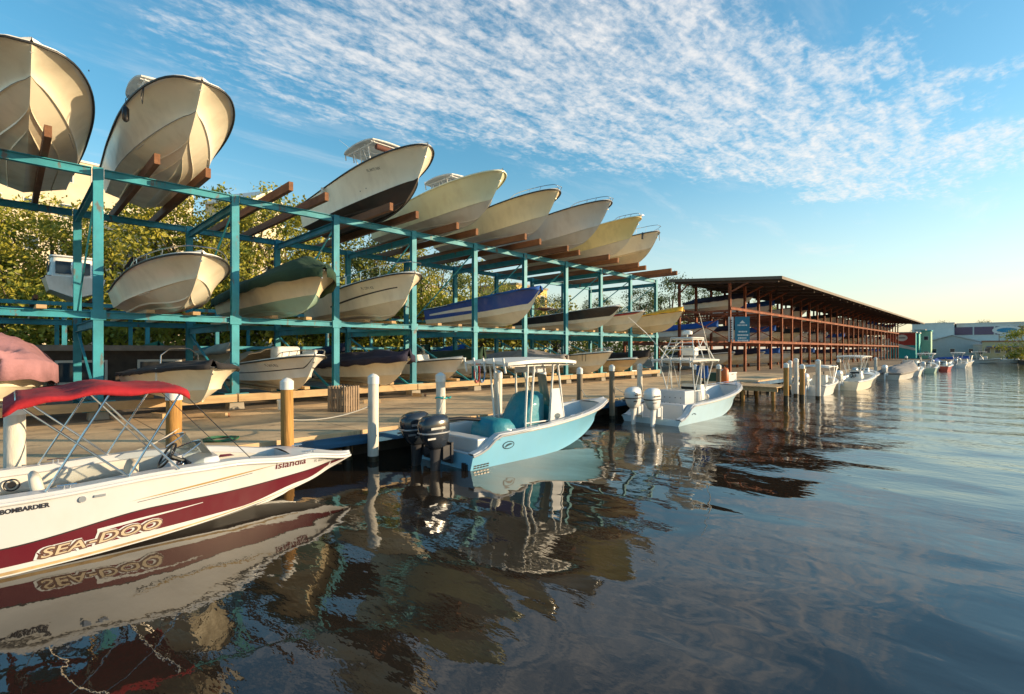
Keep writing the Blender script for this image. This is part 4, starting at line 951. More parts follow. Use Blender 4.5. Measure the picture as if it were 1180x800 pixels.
rackboat('M', 1, 15.5, 1.36, 'cream bowrider with a black folded canopy, first on the middle level', B=2.6, L=7.2, side=CREAM, stripes=((.88, 1, 2),), mats=(WHITE,), extra=x_m1, e=.5, tb=.48, kp=2.5, dy=.0)
rackboat('M', 2, 16.1, 1.42, 'cream and grey green hull under a dark green cover on the middle level', B=2.75, L=7.8, side=SAND, bot=TEALB, dk=False, extra=lambda t, h: cover(h, t, C_GREEN, lambda q: .62 * (1 - .9 * sstep(.86, 1, q)) * sstep(0, .1, q), drop=.30, seed=3, amp=.08), e=.62, tb=.45)
def x_m3(t, h):
    bow_rail(h, t, .45, .38); console(t, h.L * .5, .4, ht=1.1); cuddy(h, t, .45, .7, .28)
    hull_strip(h, t, h.L * .38, h.L * .90, lambda x: lerp(.62, 1.18, (x / h.L - .38) / .52), lambda x: lerp(.70, 1.22, (x / h.L - .38) / .52), BLACKH, 'black_stripe')
rackboat('M', 3, 16.2, 1.72, 'cream hull with a thin black side stripe and bow rail on the middle level', B=2.65, L=7.6, side=CREAM, extra=x_m3, reg='FL 2291 KE')
def x_m5(t, h):
    cover(h, t, C_BLUE, lambda q: .12, t0=.3, drop=.06, seed=5, amp=.02)
    hull_strip(h, t, .5, h.L * .55, lambda x: .78 + .02 * x, lambda x: .86 + .05 * x, WHITE, 'white_flash')
rackboat('M', 5, 16.3, 1.75, 'royal blue hull with a white flash on the middle level', B=2.8, L=7.9, side=BLUEH, bot=CREAM, stripes=((0, .30, 2), (.97, 1, 2)), mats=(CREAM,), extra=x_m5, fl=1.7)
def x_m7(t, h):
    f = windshield(h, t, .5, .9, .4)
    fr = MB()
    for xa in (1.2, 2.3): fr.tube([(1.7, -.9, h.Hs), (xa, -.9, h.Hs + .7), (xa, .9, h.Hs + .7), (1.7, .9, h.Hs)], .018, 6)
    f2 = fr.build('bimini_frame', STEEL, t); MB().loft([[(xa, a, h.Hs + .75 - .1 * a * a) for a in (-.95, -.4, 0, .4, .95)] for xa in (1.1, 1.7, 2.4)], closed=False, cap=False).build('bimini_canopy', mat('brown_canvas'), f2, solid=.02, smooth=40)
rackboat('M', 7, 16.4, 1.35, 'black sided hull with cream bottom, right of the blue hull on the middle level', B=2.5, L=8.0, side=BLACKH, bot=CREAM, stripes=((0, .28, 2), (.93, 1, 3)), mats=(CREAM, WHITE), extra=x_m7)
rackboat('M', 8, 16.9, 1.28, 'cream hull with a red top stripe on the middle level', B=2.4, L=6.8, side=CREAM, stripes=((.8, 1, 2),), mats=(REDH,), extra=lambda t, h: cover(h, t, C_BLUE, lambda q: .45 * sstep(0, .2, q) * (1 - sstep(.45, .7, q)) + .05, t1=.7, seed=9))
def x_m9(t, h):
    c = cover(h, t, mat('yellow_canvas', (.7, .38, .02), .6), lambda q: .22 + .1 * math.sin(q * 9), seed=2, amp=.05, drop=.05, t0=.3)
rackboat('M', 9, 16.0, 1.45, 'cream hull with a bright yellow cover at the right end of the middle level', B=2.4, L=6.8, side=SAND, dk=False, extra=x_m9)
# bottom row
def pink(t, h): cover(h, t, C_PINK, lambda q: pw(q, [(0, .5), (.35, 1.0), (.62, .85), (1, .1)]), drop=.48, seed=11, amp=.12)
rackboat('L', 0, 17.0, 1.15, 'boat under a faded pink tarpaulin at the left end of the bottom level', B=2.5, L=6.6, side=CREAM, dk=False, extra=pink, e=.6, dy=-.25)
def x_l1(t, h):
    cover(h, t, C_BLACK, lambda q: .12 + .12 * sstep(.2, .5, q) * (1 - sstep(.6, 1, q)), drop=.05, seed=6, amp=.04)
    MB().tube([(h.L * .45, -.5, h.Hs), (h.L * .45, -.48, h.Hs + .62), (h.L * .45, -.25, h.Hs + .82), (h.L * .45, .25, h.Hs + .82), (h.L * .45, .48, h.Hs + .62), (h.L * .45, .5, h.Hs)], .022, 7).build('tow_arch', STEEL, t, smooth=50)
    MB().bar((h.L * .80, -h.bs(.8) - .02, h.zs(.8) - .5), (h.L * .80, -h.bs(.8) - .02, h.zs(.8) + .05), .04, .02).build('strap', VINYL, t)
rackboat('L', 1, 14.5, 1.12, 'low cream hull with a black cover and steel tow arch on the bottom level', B=2.5, L=6.4, side=CREAM, dk=False, extra=x_l1, stripes=((.9, 1, 2),), mats=(WHITE,), e=.62, tb=.45, tilt=0)
def x_l2(t, h):
    c = MB().loft([rr_ring(h.L * .62, 0, .5, .75, .95, 5), rr_ring(h.L * .62, 0, h.Hs + .68, .72, .92, 5), rr_ring(h.L * .62, 0, h.Hs + .74, .6, .8, 5)]).build('covered_console', C_WHITE, t, smooth=40)
    bow_rail(h, t, .82, .16)
    cover(h, t, C_BEIGE, lambda q: .5 * sstep(0, .1, q), t0=0, t1=.42, drop=.03, seed=4, amp=.1)
    MB().tube([(h.L * .9, -.1, h.zs(.9) + .16), (h.L * .98, .1, h.zs(.9) + .2)], .07, 8).build('fender', VINYL, t, smooth=50)
rackboat('L', 2, 16.8, 1.36, 'white skiff with a shrouded white console on the bottom level', B=2.35, L=6.8, side=WHITE, bot=CREAM, stripes=((.42, .47, 2),), mats=(BLACKH,), extra=x_l2, reg='FL 3675 RU', tilt=0)
rackboat('L', 3, 16.7, 1.28, 'cream hull under a dark navy cover on the bottom level', B=2.45, L=7.0, side=CREAM, dk=False, extra=lambda t, h: cover(h, t, C_NAVY, lambda q: .42 * sstep(0, .12, q) * (1 - .4 * sstep(.5, 1, q)), drop=.2, seed=8, amp=.08), tilt=0)
def x_l4(t, h):
    windshield(h, t, .55, .9, .4); console(t, h.L * .5, .4, ht=.9)
rackboat('L', 4, 17.8, 1.15, 'white hull with a dark green upper band on the bottom level', B=2.35, L=6.6, side=WHITE, bot=CREAM, extra=x_l4, tilt=0)
_g = rackboat('L', 5, 20.5, 1.2, 'boat with a dark green canopy set deep on the bottom level behind the hard top', B=2.3, L=6.2, side=WHITE, dk=False, extra=lambda t, h: cover(h, t, C_GREEN, lambda q: .5 * sstep(0, .15, q), drop=.2, seed=18), tilt=0)
rackboat('L', 6, 17.6, 1.18, 'boat under a pale grey cover on the bottom level behind the white hard top', B=2.5, L=7.6, side=CREAM, dk=False, extra=lambda t, h: cover(h, t, C_GREY, lambda q: pw(q, [(0, .1), (.35, .55), (.6, .5), (1, .05)]), drop=.3, seed=14, amp=.07), tilt=0)
def x_l7(t, h):
    bow_rail(h, t, .5, .22); MB().tube([(h.L * .8, -h.bs(.8) - .05, h.zs(.8) - .45), (h.L * .8, -h.bs(.8) - .05, h.zs(.8)), (h.L * .83, -h.bs(.83) - .05, h.zs(.8)), (h.L * .83, -h.bs(.83) - .05, h.zs(.8) - .45)], .02, 5).build('boarding_ladder', BLK, t)
rackboat('L', 7, 17.0, 1.42, 'cream hull with a black ladder on its bow and low rail on the bottom level', B=2.4, L=7.2, side=CREAM, extra=x_l7, tilt=0)
rackboat('L', 8, 17.4, .95, 'low tan hull near the right end of the bottom level', B=2.2, L=6.2, side=TAN, bot=SAND, extra=lambda t, h: None, tilt=0)
rackboat('L', 9, 18.6, 1.1, 'small hull under a black cover, last on the bottom level', B=2.2, L=6.0, side=GREYW, dk=False, extra=lambda t, h: cover(h, t, C_BLACK, lambda q: .4 * sstep(0, .15, q), drop=.1, seed=15), tilt=0)

# rear rack boats
def rearboat(y, x, z, label, hullm, L=6.2, B=2.3, Hb=1.4, cov=None, rz=0, extra=None, group='boats on the rear rack'):
    t = empty('stored_boat', (x, y, z), rz, label, 'boat', group); h = Hull(L=L, B=B, Hb=Hb, Hs=Hb * .7)
    hull_mesh(h, t, [hullm, hullm], strakes=False, n=18, rows=(0, .3, .6, 1)); rub(h, t, n=16)
    if cov: cover(h, t, cov, lambda q: .45 * sstep(0, .15, q), drop=.15, seed=y, n=18)
    else: deck(h, t, floor=.5, n=16)
    if extra: extra(t, h)
    return t
def x_cabin(t, h):
    mb = MB(); mb.loft([rr_ring(2.6, 0, h.Hs, 2.0, 1.9, 6), rr_ring(2.5, 0, h.Hs + 1.1, 1.6, 1.6, 6), rr_ring(2.5, 0, h.Hs + 1.16, 1.9, 1.75, 6), rr_ring(2.5, 0, h.Hs + 1.22, 1.8, 1.7, 6)]); c = mb.build('wheelhouse', WHITE, t, smooth=35)
    MB().box((1.58, 0, h.Hs + .62), (.04, 1.3, .6)).build('window', WIN, c)
    for s in (-1, 1): MB().box((2.5, s * .90, h.Hs + .65), (1.2, .05, .5)).build('window', WIN, c)
    MB().box((3.5, 0, h.Hs + .62), (.06, 1.3, .6)).build('window', WIN, c)
    MB().tube([(2.2, -.3, h.Hs + 1.2), (2.0, -.3, h.Hs + 3.6)], [.02, .01], 5).build('antenna', ALU, t)
    outboard(t, 0, h.Hs, s=.9)
rearboat(2.3, -31.2, 5.22, 'small white cabin boat high on the rear rack, left of the first teal post', WHITE, L=5.4, rz=R(180), extra=x_cabin)
rearboat(-1.5, -37.0, 5.22, 'boat under a turquoise cover high on the rear rack at the left edge', WHITE, cov=mat('turquoise_canvas', (.01, .25, .25), .8))
rearboat(13.6, -37.4, 5.22, 'white boat high on the rear rack behind the blue hull', WHITE)
rearboat(20.1, -37.2, 5.22, 'grey white boat high on the rear rack behind the fifth teal post', GREYW, cov=C_GREY)
rearboat(7.2, -37.4, 5.22, 'white boat high on the rear rack behind the covered bowrider', WHITE)
rearboat(16.8, -37.0, 5.22, 'navy covered boat high on the rear rack', WHITE, cov=C_NAVY)
rearboat(26.4, -37.2, 5.22, 'cream boat high on the rear rack behind the black hull', CREAM)
rearboat(29.6, -37.2, 5.22, 'beige covered boat high on the rear rack, farthest right', CREAM, cov=C_BEIGE)
for (y, c, lab, hm) in [(5.2, C_GRN2, 'boat under a green cover at ground level of the rear rack', WHITE), (8.4, C_BEIGE, 'boat under a beige cover at ground level of the rear rack', CREAM), (11.7, None, 'open white boat at ground level of the rear rack behind the third teal post', WHITE), (14.9, C_NAVY, 'boat under a navy cover at ground level of the rear rack', GREYW),
                        (18.1, None, 'open grey boat at ground level of the rear rack', GREYW), (21.3, C_GREEN, 'boat under a dark green cover at ground level of the rear rack', WHITE), (24.6, C_BLUE, 'boat under a blue cover at ground level of the rear rack', WHITE), (28, None, 'open cream boat at ground level at the right end of the rear rack', CREAM)]:
    rearboat(y, -35.6, 1.35, lab, hm, cov=c)
# boats in the roofed rack: shared meshes, small in the photo
protos = []
for (hm, cv, cn) in ((WHITE, None, 'white'), (CREAM, C_NAVY, 'navy covered'), (GREYW, None, 'grey white'), (WHITE, C_BLUE, 'blue covered'), (SAND, C_BLACK, 'black covered')):
    protos.append([hm, cv, cn, None])
rnd = random.Random(5); LV = {'bottom': 1.2, 'middle': 3.72, 'top': 6.62}
NTH = ['first', 'second', 'third', 'fourth', 'fifth', 'sixth', 'seventh', 'eighth', 'ninth', 'tenth', 'eleventh', 'twelfth', 'thirteenth', 'fourteenth', 'fifteenth', 'sixteenth', 'seventeenth', 'eighteenth', 'nineteenth', 'twentieth', 'twenty first', 'twenty second', 'twenty third', 'twenty fourth', 'twenty fifth', 'twenty sixth', 'twenty seventh']
for lv in ('bottom', 'middle', 'top'):
    for i in range(26):
        if rnd.random() < (.2 if lv == 'bottom' else .3 if lv == 'middle' else .5): continue
        p = protos[rnd.randrange(5)]
        lab = '%s boat, %s level of rust red rack, %s bay from near end' % (p[2], lv, NTH[i])
        loc = (-24.6 + rnd.uniform(-1.2, .9), Y0R + SR * (i + .5), LV[lv])
        if p[3] is None: p[3] = rearboat(loc[1], loc[0], loc[2], lab, p[0], L=6.6, B=2.3, Hb=1.35, cov=p[1], group='boats stored in the roofed rack')
        else:
            c = copy_tree(p[3]); c.location = loc; tag(c, lab)
# ---------------------------------------------------------------- boats in the water
def lump(parent, name, m, rings, seed=0, amp=.05, n=28):
    rr_ = []
    for (cx, cy, z, lx, ly) in rings:
        r = rr_ring(cx, cy, z, lx, ly, 3.2, n)
        out = []
        for v in r:
            d = Vector((v.x - cx, v.y - cy, 0)); k = 1 + amp * 2.2 * noise.noise(Vector((v.x * 2.3 + seed, v.y * 2.3, v.z * 1.1))) + amp * .9 * math.sin(math.atan2(d.y, d.x) * 9 + seed + v.z * 2)
            out.append(Vector((cx, cy, v.z + .03 * noise.noise(v * 3))) + d * k)
        rr_.append(out)
    return MB().loft(rr_).build(name, m, parent, smooth=60)
# --- red striped deck boat in the foreground
fb = empty('deck_boat', (-9.80, -1.8, -.35), R(90), 'white and maroon deck boat under a red canopy in the left foreground', 'boat')
h = Hull(L=6.85, B=2.36, zs=lambda t: pw(t, [(0, 1.28), (.28, 1.30), (.5, 1.35), (.62, 1.33), (.82, 1.18), (1.0, .98)]), kt=.42, kp=1.75, tb=.28, pb=2.1, e=.86, flare=1.35, ch=.86, tc=.93, zc0=.34, nose=.05)
band_hi = lambda x: pw(x, [(0, .60), (1.7, .70), (3.3, .86), (4.5, .84), (5.7, .86), (6.75, .915)])
band_lo = lambda x: pw(x, [(0, .42), (1.7, .47), (3.3, .52), (4.5, .53), (5.7, .69), (6.75, .885)])
hull_mesh(h, fb, [SNOW, SNOW], n=44, rows=[k / 12 for k in range(13)])
MB().tube([(t * h.L, s * (h.bs(t) + .004), h.zs(t) - .035) for s in (-1,) for t in h.ts(40)] + [(t * h.L, (h.bs(t) + .004), h.zs(t) - .035) for t in reversed(h.ts(40))], .026, 7).build('rub_rail', SNOW, fb, smooth=60)
for sd_ in (-1, 1):
    hull_strip(h, fb, .02, 6.72, band_lo, band_hi, MAROON, 'maroon_band', n=60, side=sd_)
    hull_strip(h, fb, .02, 6.72, band_hi, lambda x: band_hi(x) + .016, RUB, 'black_pinstripe', n=60, side=sd_, off=.005)
    hull_strip(h, fb, .02, 5.6, lambda x: h.zc(x / h.L) + .02, lambda x: h.zc(x / h.L) + .075 * (1 - x / 9), RUST, 'waterline_stain', n=40, side=sd_, off=.0035)
    hull_strip(h, fb, 3.0, 5.2, lambda x: 1.02 + .055 * (x - 3.0) - .012 * math.sin((x - 3) / 2.2 * math.pi), lambda x: 1.02 + .055 * (x - 3.0) + .016 * math.sin((x - 3) / 2.2 * math.pi), GOLD, 'gold_flash', n=24, side=sd_, off=.004)
    hull_strip(h, fb, 3.1, 4.7, lambda x: .985 + .055 * (x - 3.1), lambda x: .985 + .055 * (x - 3.1) + .008, RUB, 'black_flash', n=24, side=sd_, off=.005)
    # white plate with raised lettering on the band
    hull_strip(h, fb, 2.66, 3.95, lambda x: band_lo(x) + .183 + .05 * (x - 2.84), lambda x: band_lo(x) + .225 + .05 * (x - 2.84) - .03 * (x - 2.84), SNOW, 'white_wedge', n=20, side=sd_, off=.008)
TANL = mat('tan_letter', (.46, .38, .27), .45, .1); DKL = mat('letter_dark_outline', (.10, .05, .04), .5)  # tan letter faces and the dark outline layer behind them
def ft(txt, x, dz, size, m, off=.012, bold=0, shear=0, sq=1, nm='lettering', zf=None):
    return hull_text(h, fb, txt, x, 0, size, m, nm, shear=shear, bold=bold, zf=zf, off=off, sq=sq)
ft('SEA', 2.065, 0, .17, SNOW, .009, .026, .2, 1.62, nm='letter_outline', zf=lambda x: band_lo(x) + .012); ft('-DOO', 2.53, 0, .19, SNOW, .009, .026, .2, 1.62, nm='letter_outline', zf=lambda x: band_lo(x) + .02); ft('SEA', 2.08, 0, .17, DKL, .013, .016, .2, 1.62, zf=lambda x: band_lo(x) + .012); ft('SEA', 2.09, 0, .17, TANL, .018, .002, .2, 1.62, zf=lambda x: band_lo(x) + .014)
ft('-DOO', 2.545, 0, .19, DKL, .013, .016, .2, 1.62, zf=lambda x: band_lo(x) + .02); ft('-DOO', 2.555, 0, .19, TANL, .018, .002, .2, 1.62, zf=lambda x: band_lo(x) + .022)
ft('BOMBARDIER', 1.74, 0, .082, TXT, .006, .003, 0, .88, 'maker_lettering', lambda x: 1.13 + .01 * x)
ft('islandia', 5.10, 0, .18, MAROON, .007, .002, 0, 1.2, 'model_lettering', lambda x: lerp(1.055, 1.02, (x - 5.1) / .8))
ft('FL 6377 NS', 5.92, 0, .085, mat('grey_ink', (.2, .2, .2)), .007, 0, 0, .95, 'registration', lambda x: lerp(1.0, .965, (x - 5.9) / .5))
# deck with cockpit
deck(h, fb, SNOW, floor=.56, w=.24, td=.80, n=46, crown=.03, mfloor=NONSK)
mb = MB()   # padded inner coaming
for s in (-1, 1):
    r = []
    for k in range(24):
        t = lerp(.03, .78, k / 23); b = h.bs(t) - .25; z = h.zs(t) - .04; r.append([(t * h.L, s * (b + .03), z), (t * h.L, s * (b - .06), z - .03), (t * h.L, s * (b - .09), z - .2), (t * h.L, s * (b - .02), z - .34)])
    mb.loft(r, closed=False, cap=False)
mb.build('coaming_pad', VINYL, fb, smooth=60, solid=.02)
def seat(x, y, l, w, m=VINYL, ht=.36, back=None, bx=0, name='seat'):
    mb = MB(); mb.loft([rr_ring(x, y, .56, l, w, 6), rr_ring(x, y, .56 + ht - .06, l, w, 6), rr_ring(x, y, .56 + ht - .05, l + .03, w + .03, 6), rr_ring(x, y, .56 + ht + .03, l, w, 5), rr_ring(x, y, .56 + ht + .05, l * .85, w * .85, 5)])
    return mb.build(name, m, fb, smooth=45)
seat(2.0, .62, 1.9, .48, name='side_bench'); seat(.75, 0, .6, 1.7, name='stern_bench'); seat(2.45, -.45, .5, .55, VINYL, .40, name='helm_seat'); seat(4.6, .30, .8, .3, VINYL, .34, name='bow_bench'); seat(4.6, -.30, .8, .3, VINYL, .34, name='bow_bench')
for (x, y, w, m_, tl, nm) in ((2.15, -.45, .56, VINYL, -.22, 'helm_seat_back'), (3.05, -.45, .5, VINYLG, .18, 'seat_back'), (1.15, .1, .9, VINYL, -.3, 'seat_back')):
    b = MB(); b.loft([rr_ring(0, 0, 0, .13, w, 5), rr_ring(0, 0, .36, .14, w * .96, 5), rr_ring(0, 0, .46, .11, w * .84, 5), rr_ring(0, 0, .49, .05, w * .7, 5)]); b.xform(Matrix.Translation((x, y, 1.0)) @ Matrix.Rotation(tl, 4, 'Y')); bk = b.build(nm, m_, fb, smooth=50)
    MB().box((x + .0, y, .96), (.17, w * 1.0, .05)).build('maroon_trim', MAROON, bk, bevel=.012)
mb = MB(); mb.loft([rr_ring(5.0, s * .62, 1.16, .9, .2, 4, 18) for s in (1,)] + [rr_ring(5.0, .62, 1.20, .85, .16, 4, 18)]); mb.build('bow_cushion', MAROON, fb, smooth=40)
# starboard helm console with wheel and low screen
mb = MB(); mb.loft([rr_ring(3.90, -.42, .62, .5, .44, 6), rr_ring(3.95, -.50, 1.0, .60, .60, 6), rr_ring(3.95, -.52, 1.18, .62, .66, 6), rr_ring(4.02, -.52, 1.38, .42, .62, 6), rr_ring(4.1, -.52, 1.44, .22, .54, 6)]); cs = mb.build('helm_console', SNOW, fb, smooth=38)
mb = MB(); mb.tube([(3.56, -.5, 1.5), (3.8, -.5, 1.36)], .035, 8); mb.box((3.76, -.52, 1.33), (.025, .50, .18), rot=Matrix.Rotation(.75, 3, 'Y')); mb.build('dash_panel', BLK, cs)
mb = MB()
for k in range(3): mb.tube([(3.735, -.66 + .14 * k, 1.35), (3.72, -.66 + .14 * k, 1.365)], .035, 12)
mb.build('gauge', STEEL, cs, smooth=40); wheel(cs, (3.56, -.50, 1.50), .2, R(-58))
MB().bar((3.68, -.86, 1.12), (3.62, -.86, 1.34), .04, .05).build('throttle', BLK, cs)
mb = MB(); mb.loft([rr_ring(3.9, .42, .62, .5, .44, 6), rr_ring(3.95, .55, 1.22, .6, .6, 6), rr_ring(4.02, .55, 1.34, .4, .5, 6)]); mb.build('passenger_console', SNOW, fb, smooth=38)
for yc, ww in ((-.52, .38), (.55, .36)):
    bot = []; top = []
    for k in range(9):
        a = k / 4 - 1; x = 4.22 - .34 * abs(a) ** 2.2; bot.append(Vector((x, yc + a * ww, 1.36))); top.append(Vector((x - .2, yc + a * ww * .9, 1.68 - .16 * abs(a) ** 2.5)))
    f = MB().tube(top, .010, 6).tube(bot, .009, 6).build('windshield_frame', STEEL, fb, smooth=50); MB().loft([bot, top], closed=False, cap=False).build('pane', GLC, f, smooth=60)
# speaker ring on the port coaming, cleats, fuel cap, nav light
mb = MB(); mb.tube([(1.85 + .085 * math.cos(a), .785, 1.12 + .085 * math.sin(a)) for a in [k * .3142 for k in range(20)]], .012, 6, closed=True); mb.tube([(1.85, .80, 1.12), (1.85, .78, 1.12)], .05, 14); mb.build('speaker', BLK, fb, smooth=50)
for x, y in ((2.35, -1.09), (2.35, 1.09), (5.9, -.34), (5.9, .34), (.3, -1.0)): mb = MB(); cleat(mb, (x, y, h.zs(x / h.L) + .03), 1.0); mb.build('cleat', STEEL, fb, smooth=50)
for s in (-1,):
    mb = MB(); y = h.at_xz(2.5, 1.18); mb.tube([(2.5, -y, 1.18), (2.5, -y - .02, 1.18)], .04, 12); mb.box((2.68, -y - .006, 1.19), (.12, .02, .03)); mb.build('fuel_cap', SILV, fb, smooth=40)
# bimini
WB = 1.02; zt = 2.55
def leg(mb, a, b, zt_):
    for s in (-1, 1): mb.tube([(a, s * 1.08, h.zs(a / h.L) + .03), (b, s * WB, zt_)], .0145, 7)
mb = MB(); leg(mb, 3.00, 1.88, zt - .08); leg(mb, 3.00, 3.64, zt - .02); leg(mb, 2.15, 2.80, zt + .0); leg(mb, 3.6, 2.75, zt - .12)
for x, z in ((1.88, zt - .10), (3.64, zt - .04), (2.72, zt + .01)):
    mb.tube([(x, -WB, z)] + [(x, a * WB, z + .09 * (1 - a * a) ** .5) for a in [k / 5 - 1 for k in range(1, 10)]] + [(x, WB, z)], .0145, 7)
bf = mb.build('canopy_frame', STEEL, fb, smooth=50)
r = []
NX = 30
for i in range(NX + 1):
    q = i / NX; x = lerp(1.76, 3.74, q); z0 = pw(x, [(1.76, zt - .18), (1.9, zt - .06), (2.3, zt - .02), (2.72, zt + .05), (3.2, zt + .02), (3.62, zt + .0), (3.74, zt - .07)]); row = []
    for j in range(-12, 13):
        a = j / 12; z = z0 + .09 * (1 - a * a) ** .5 - .05 * (abs(math.sin(q * math.pi * 2))) * (1 - a * a) + .022 * noise.noise(Vector((x * 4, a * 3, 1))) + .012 * math.sin(a * 22 + x * 5) * abs(math.sin(q * 6.28)); row.append((x, a * (WB + .03), z))
    dn = .065 + .015 * math.sin(x * 7); row = [(x, -WB - .035, row[0][2] - dn), (x, -WB - .04, row[0][2] - dn * .4)] + row + [(x, WB + .04, row[-1][2] - dn * .4), (x, WB + .035, row[-1][2] - dn)]
    r.append(row)
MB().loft(r, closed=False, cap=False).build('red_canopy', C_RED, bf, smooth=60, solid=.012)
for x, s in ((3.7, -1), (3.7, 1)):
    mb = MB(); mb.tube([(x, s * WB, zt - .1), (lerp(x, 4.6 if x > 3 else .6, 1), s * 1.0, h.zs(.6) + .05)], .007, 5); mb.build('canopy_strap', BLK, fb)
outboard(fb, 0, 1.15, s=.9, m=OUTD, leg=OUTL)

# --- centre console boats
def center_console(loc, L, B, side, stern_z, mid_z, bow_z, label, draft, outs, om, ol, name='fishing_boat', group=None, boot=None, style=0):
    t = empty(name, (loc[0], loc[1], -draft), R(90), label, 'boat', group)
    hh = Hull(L=L, B=B, zs=lambda q: pw(q, [(0, stern_z + draft), (.035, stern_z + .05 + draft), (.13, mid_z + draft), (.55, lerp(mid_z, bow_z, .32) + draft), (1.0, bow_z + draft)]) if q < .13 else mid_z + draft + (bow_z - mid_z) * ((q - .13) / .87) ** 1.5, kt=.45, kp=2.0, tb=.38, pb=2.3, e=.74, flare=1.9, ch=.84, tc=.92, zc0=.36, nose=.10)
    hull_mesh(hh, t, [boot or side, side, SNOW], ((.93, 1, 2),), n=44, rows=[k / 12 for k in range(13)])
    rub(hh, t, RUBW, r=.028, dz=-.02, n=44)
    deck(hh, t, SNOW, floor=draft + .12, w=.20, td=.88, n=60, crown=.04, mfloor=NONSK)
    for y, z in outs: outboard(t, y, z + draft, x=-.20, s=.98, m=om, leg=ol, style=style)
    return t, hh
t, hh = center_console((-9.78, 7.5, 0), 6.85, 2.4, AQUA, .36, .74, 1.12, 'sky blue fishing boat with teal covers and twin dark outboards', .46, ((.38, .52), (-.38, .52)), OUTD, OUTL)
d = .46
mb = MB(); mb.box((.5, 0, d + .40), (.4, 1.85, .56)); mb.build('transom_bulkhead', SNOW, t, bevel=.04)
lump(t, 'seat_cover', C_TEAL, [(1.6, -.05, d + .14, .95, 1.25), (1.6, -.05, d + .5, .9, 1.2), (1.6, -.05, d + .8, .82, 1.12), (1.58, -.05, d + .95, .62, .96), (1.58, -.05, d + .98, .3, .5)], 2, .055)
lump(t, 'console_cover', C_TEAL, [(2.7, -.0, d + .14, 1.25, 1.12), (2.7, 0, d + .5, 1.15, 1.08), (2.8, 0, d + .9, 1.05, 1.0), (2.95, 0, d + 1.25, .85, .96), (3.05, 0, d + 1.5, .66, .84), (3.08, 0, d + 1.60, .4, .55)], 5, .06)
lump(t, 'console_cover', C_TEAL, [(3.85, 0, d + .14, .6, 1.1), (3.8, 0, d + .6, .5, 1.05), (3.65, 0, d + 1.1, .36, .95), (3.6, 0, d + 1.2, .2, .6)], 9, .04)
f = ttop(t, 2.85, d + .12, l=2.9, w=1.9, ht=2.30, lx4=((2.3, 2.25, .60, .74), (2.5, 2.5, .60, .74), (3.25, 3.3, .64, .74), (3.95, 3.55, .60, .70)), sag=.07, thick=.10, m=mat('hardtop_gelcoat', (.74, .72, .66), .4, .04), rods=True)
mb = MB()
for s in (-1,): mb.add([(3.1, s * .72, d + .15), (3.95, s * .69, d + .15), (3.62, s * .66, d + 1.7), (3.28, s * .68, d + 1.7)], [(0, 1, 2, 3)])
mb.build('console_side', SNOW, t, solid=.04)
pts_ = [Vector((3.62 - .25 * abs(a) ** 2, a * .60, d + 1.15)) for a in [k / 4 - 1 for k in range(9)]]
MB().loft([pts_, [p + Vector((-.22, 0, .95)) for p in pts_]], closed=False, cap=False).build('windscreen', GLC, t, smooth=60)
MB().box((3.15, 0, d + 2.24), (.5, .8, .2)).build('electronics_box', SNOW, f, bevel=.04)
for yy_ in (-.3, .3): MB().loft([rr_ring(2.1, yy_, d + 2.30, .16, .10, 3, 12), rr_ring(2.1, yy_, d + 2.36, .16, .10, 3, 12)]).build('spreader_light', STEEL, f)
mb = MB(); mb.loft([[Vector((3.5 + .13 * math.cos(a), -.725 + k, d + .92 + .075 * math.sin(a))) for a in [q * .3927 for q in range(16)]] for k in (0, -.01)]); mb.build('console_badge', mat('badge_dark', (.03, .07, .1), .4), t)
# round emblem on the hull side: dark ring with a leaping fish
ex, ez = 1.15, d + .46; mb = MB()
def on(x, z, off): return (x, -(hh.at_xz(x, z) + off), z)
N_ = 28
mb.add([on(ex + .20 * math.cos(a), ez + .10 * math.sin(a), .005) for a in [2 * math.pi * k / N_ for k in range(N_)]], [tuple(range(N_))]); eb = mb.build('hull_emblem', mat('emblem_dark', (.02, .06, .09), .4), t)
mb = MB(); mb.add([on(ex + .165 * math.cos(a), ez + .075 * math.sin(a), .008) for a in [2 * math.pi * k / N_ for k in range(N_)]], [tuple(range(N_))]); mb.build('emblem_field', AQUA, eb)
mb = MB(); mb.add([on(ex + a, ez + b, .011) for a, b in ((-.14, -.03), (-.05, .03), (.06, .045), (.15, .01), (.06, -.005), (-.02, -.02), (-.11, -.06), (-.09, -.03))], [tuple(range(8))]); mb.build('emblem_fish', mat('emblem_dark'), eb)
hull_text(hh, t, 'FL', .78, d + .62, .07, TXT, 'small_lettering', sq=1.2)
mb = MB()
for k in range(2):
    for j in range(5): y = hh.at_xz(.12 + .10 * j, d + .10 - .06 * k); mb.box((.12 + .1 * j, -y - .006, d + .10 - .055 * k), (.07, .012, .03))
mb.build('drain_slots', BLK, t)
mb = MB(); hz2 = d + .34
mb.box((-.03, -.85, d + .02), (.04, .18, .24)); mb.box((-.06, -.85, d + .02), (.05, .10, .30)); mb.build('trim_tab_bracket', BLK, t)
for q, s in ((.2, 1), (.2, -1), (.55, -1), (.55, 1), (.86, -1), (.86, 1)): mb = MB(); cleat(mb, (q * hh.L, s * (hh.bs(q) - .1), hh.zs(q) + .035), .9); mb.build('cleat', STEEL, t, smooth=50)
for q in (.26, .33, .62): MB().tube([(q * hh.L, -(hh.bs(q) - .1), hh.zs(q) + .02), (q * hh.L, -(hh.bs(q) - .1), hh.zs(q) + .045)], .03, 10).build('rod_socket', STEEL, t, smooth=50)
MB().tube([(.2, .4, d + 1.0), (.75, .25, d + 1.02), (1.3, .1, d + .95)], .05, 8).build('rigging_tube', BLK, t, smooth=50)
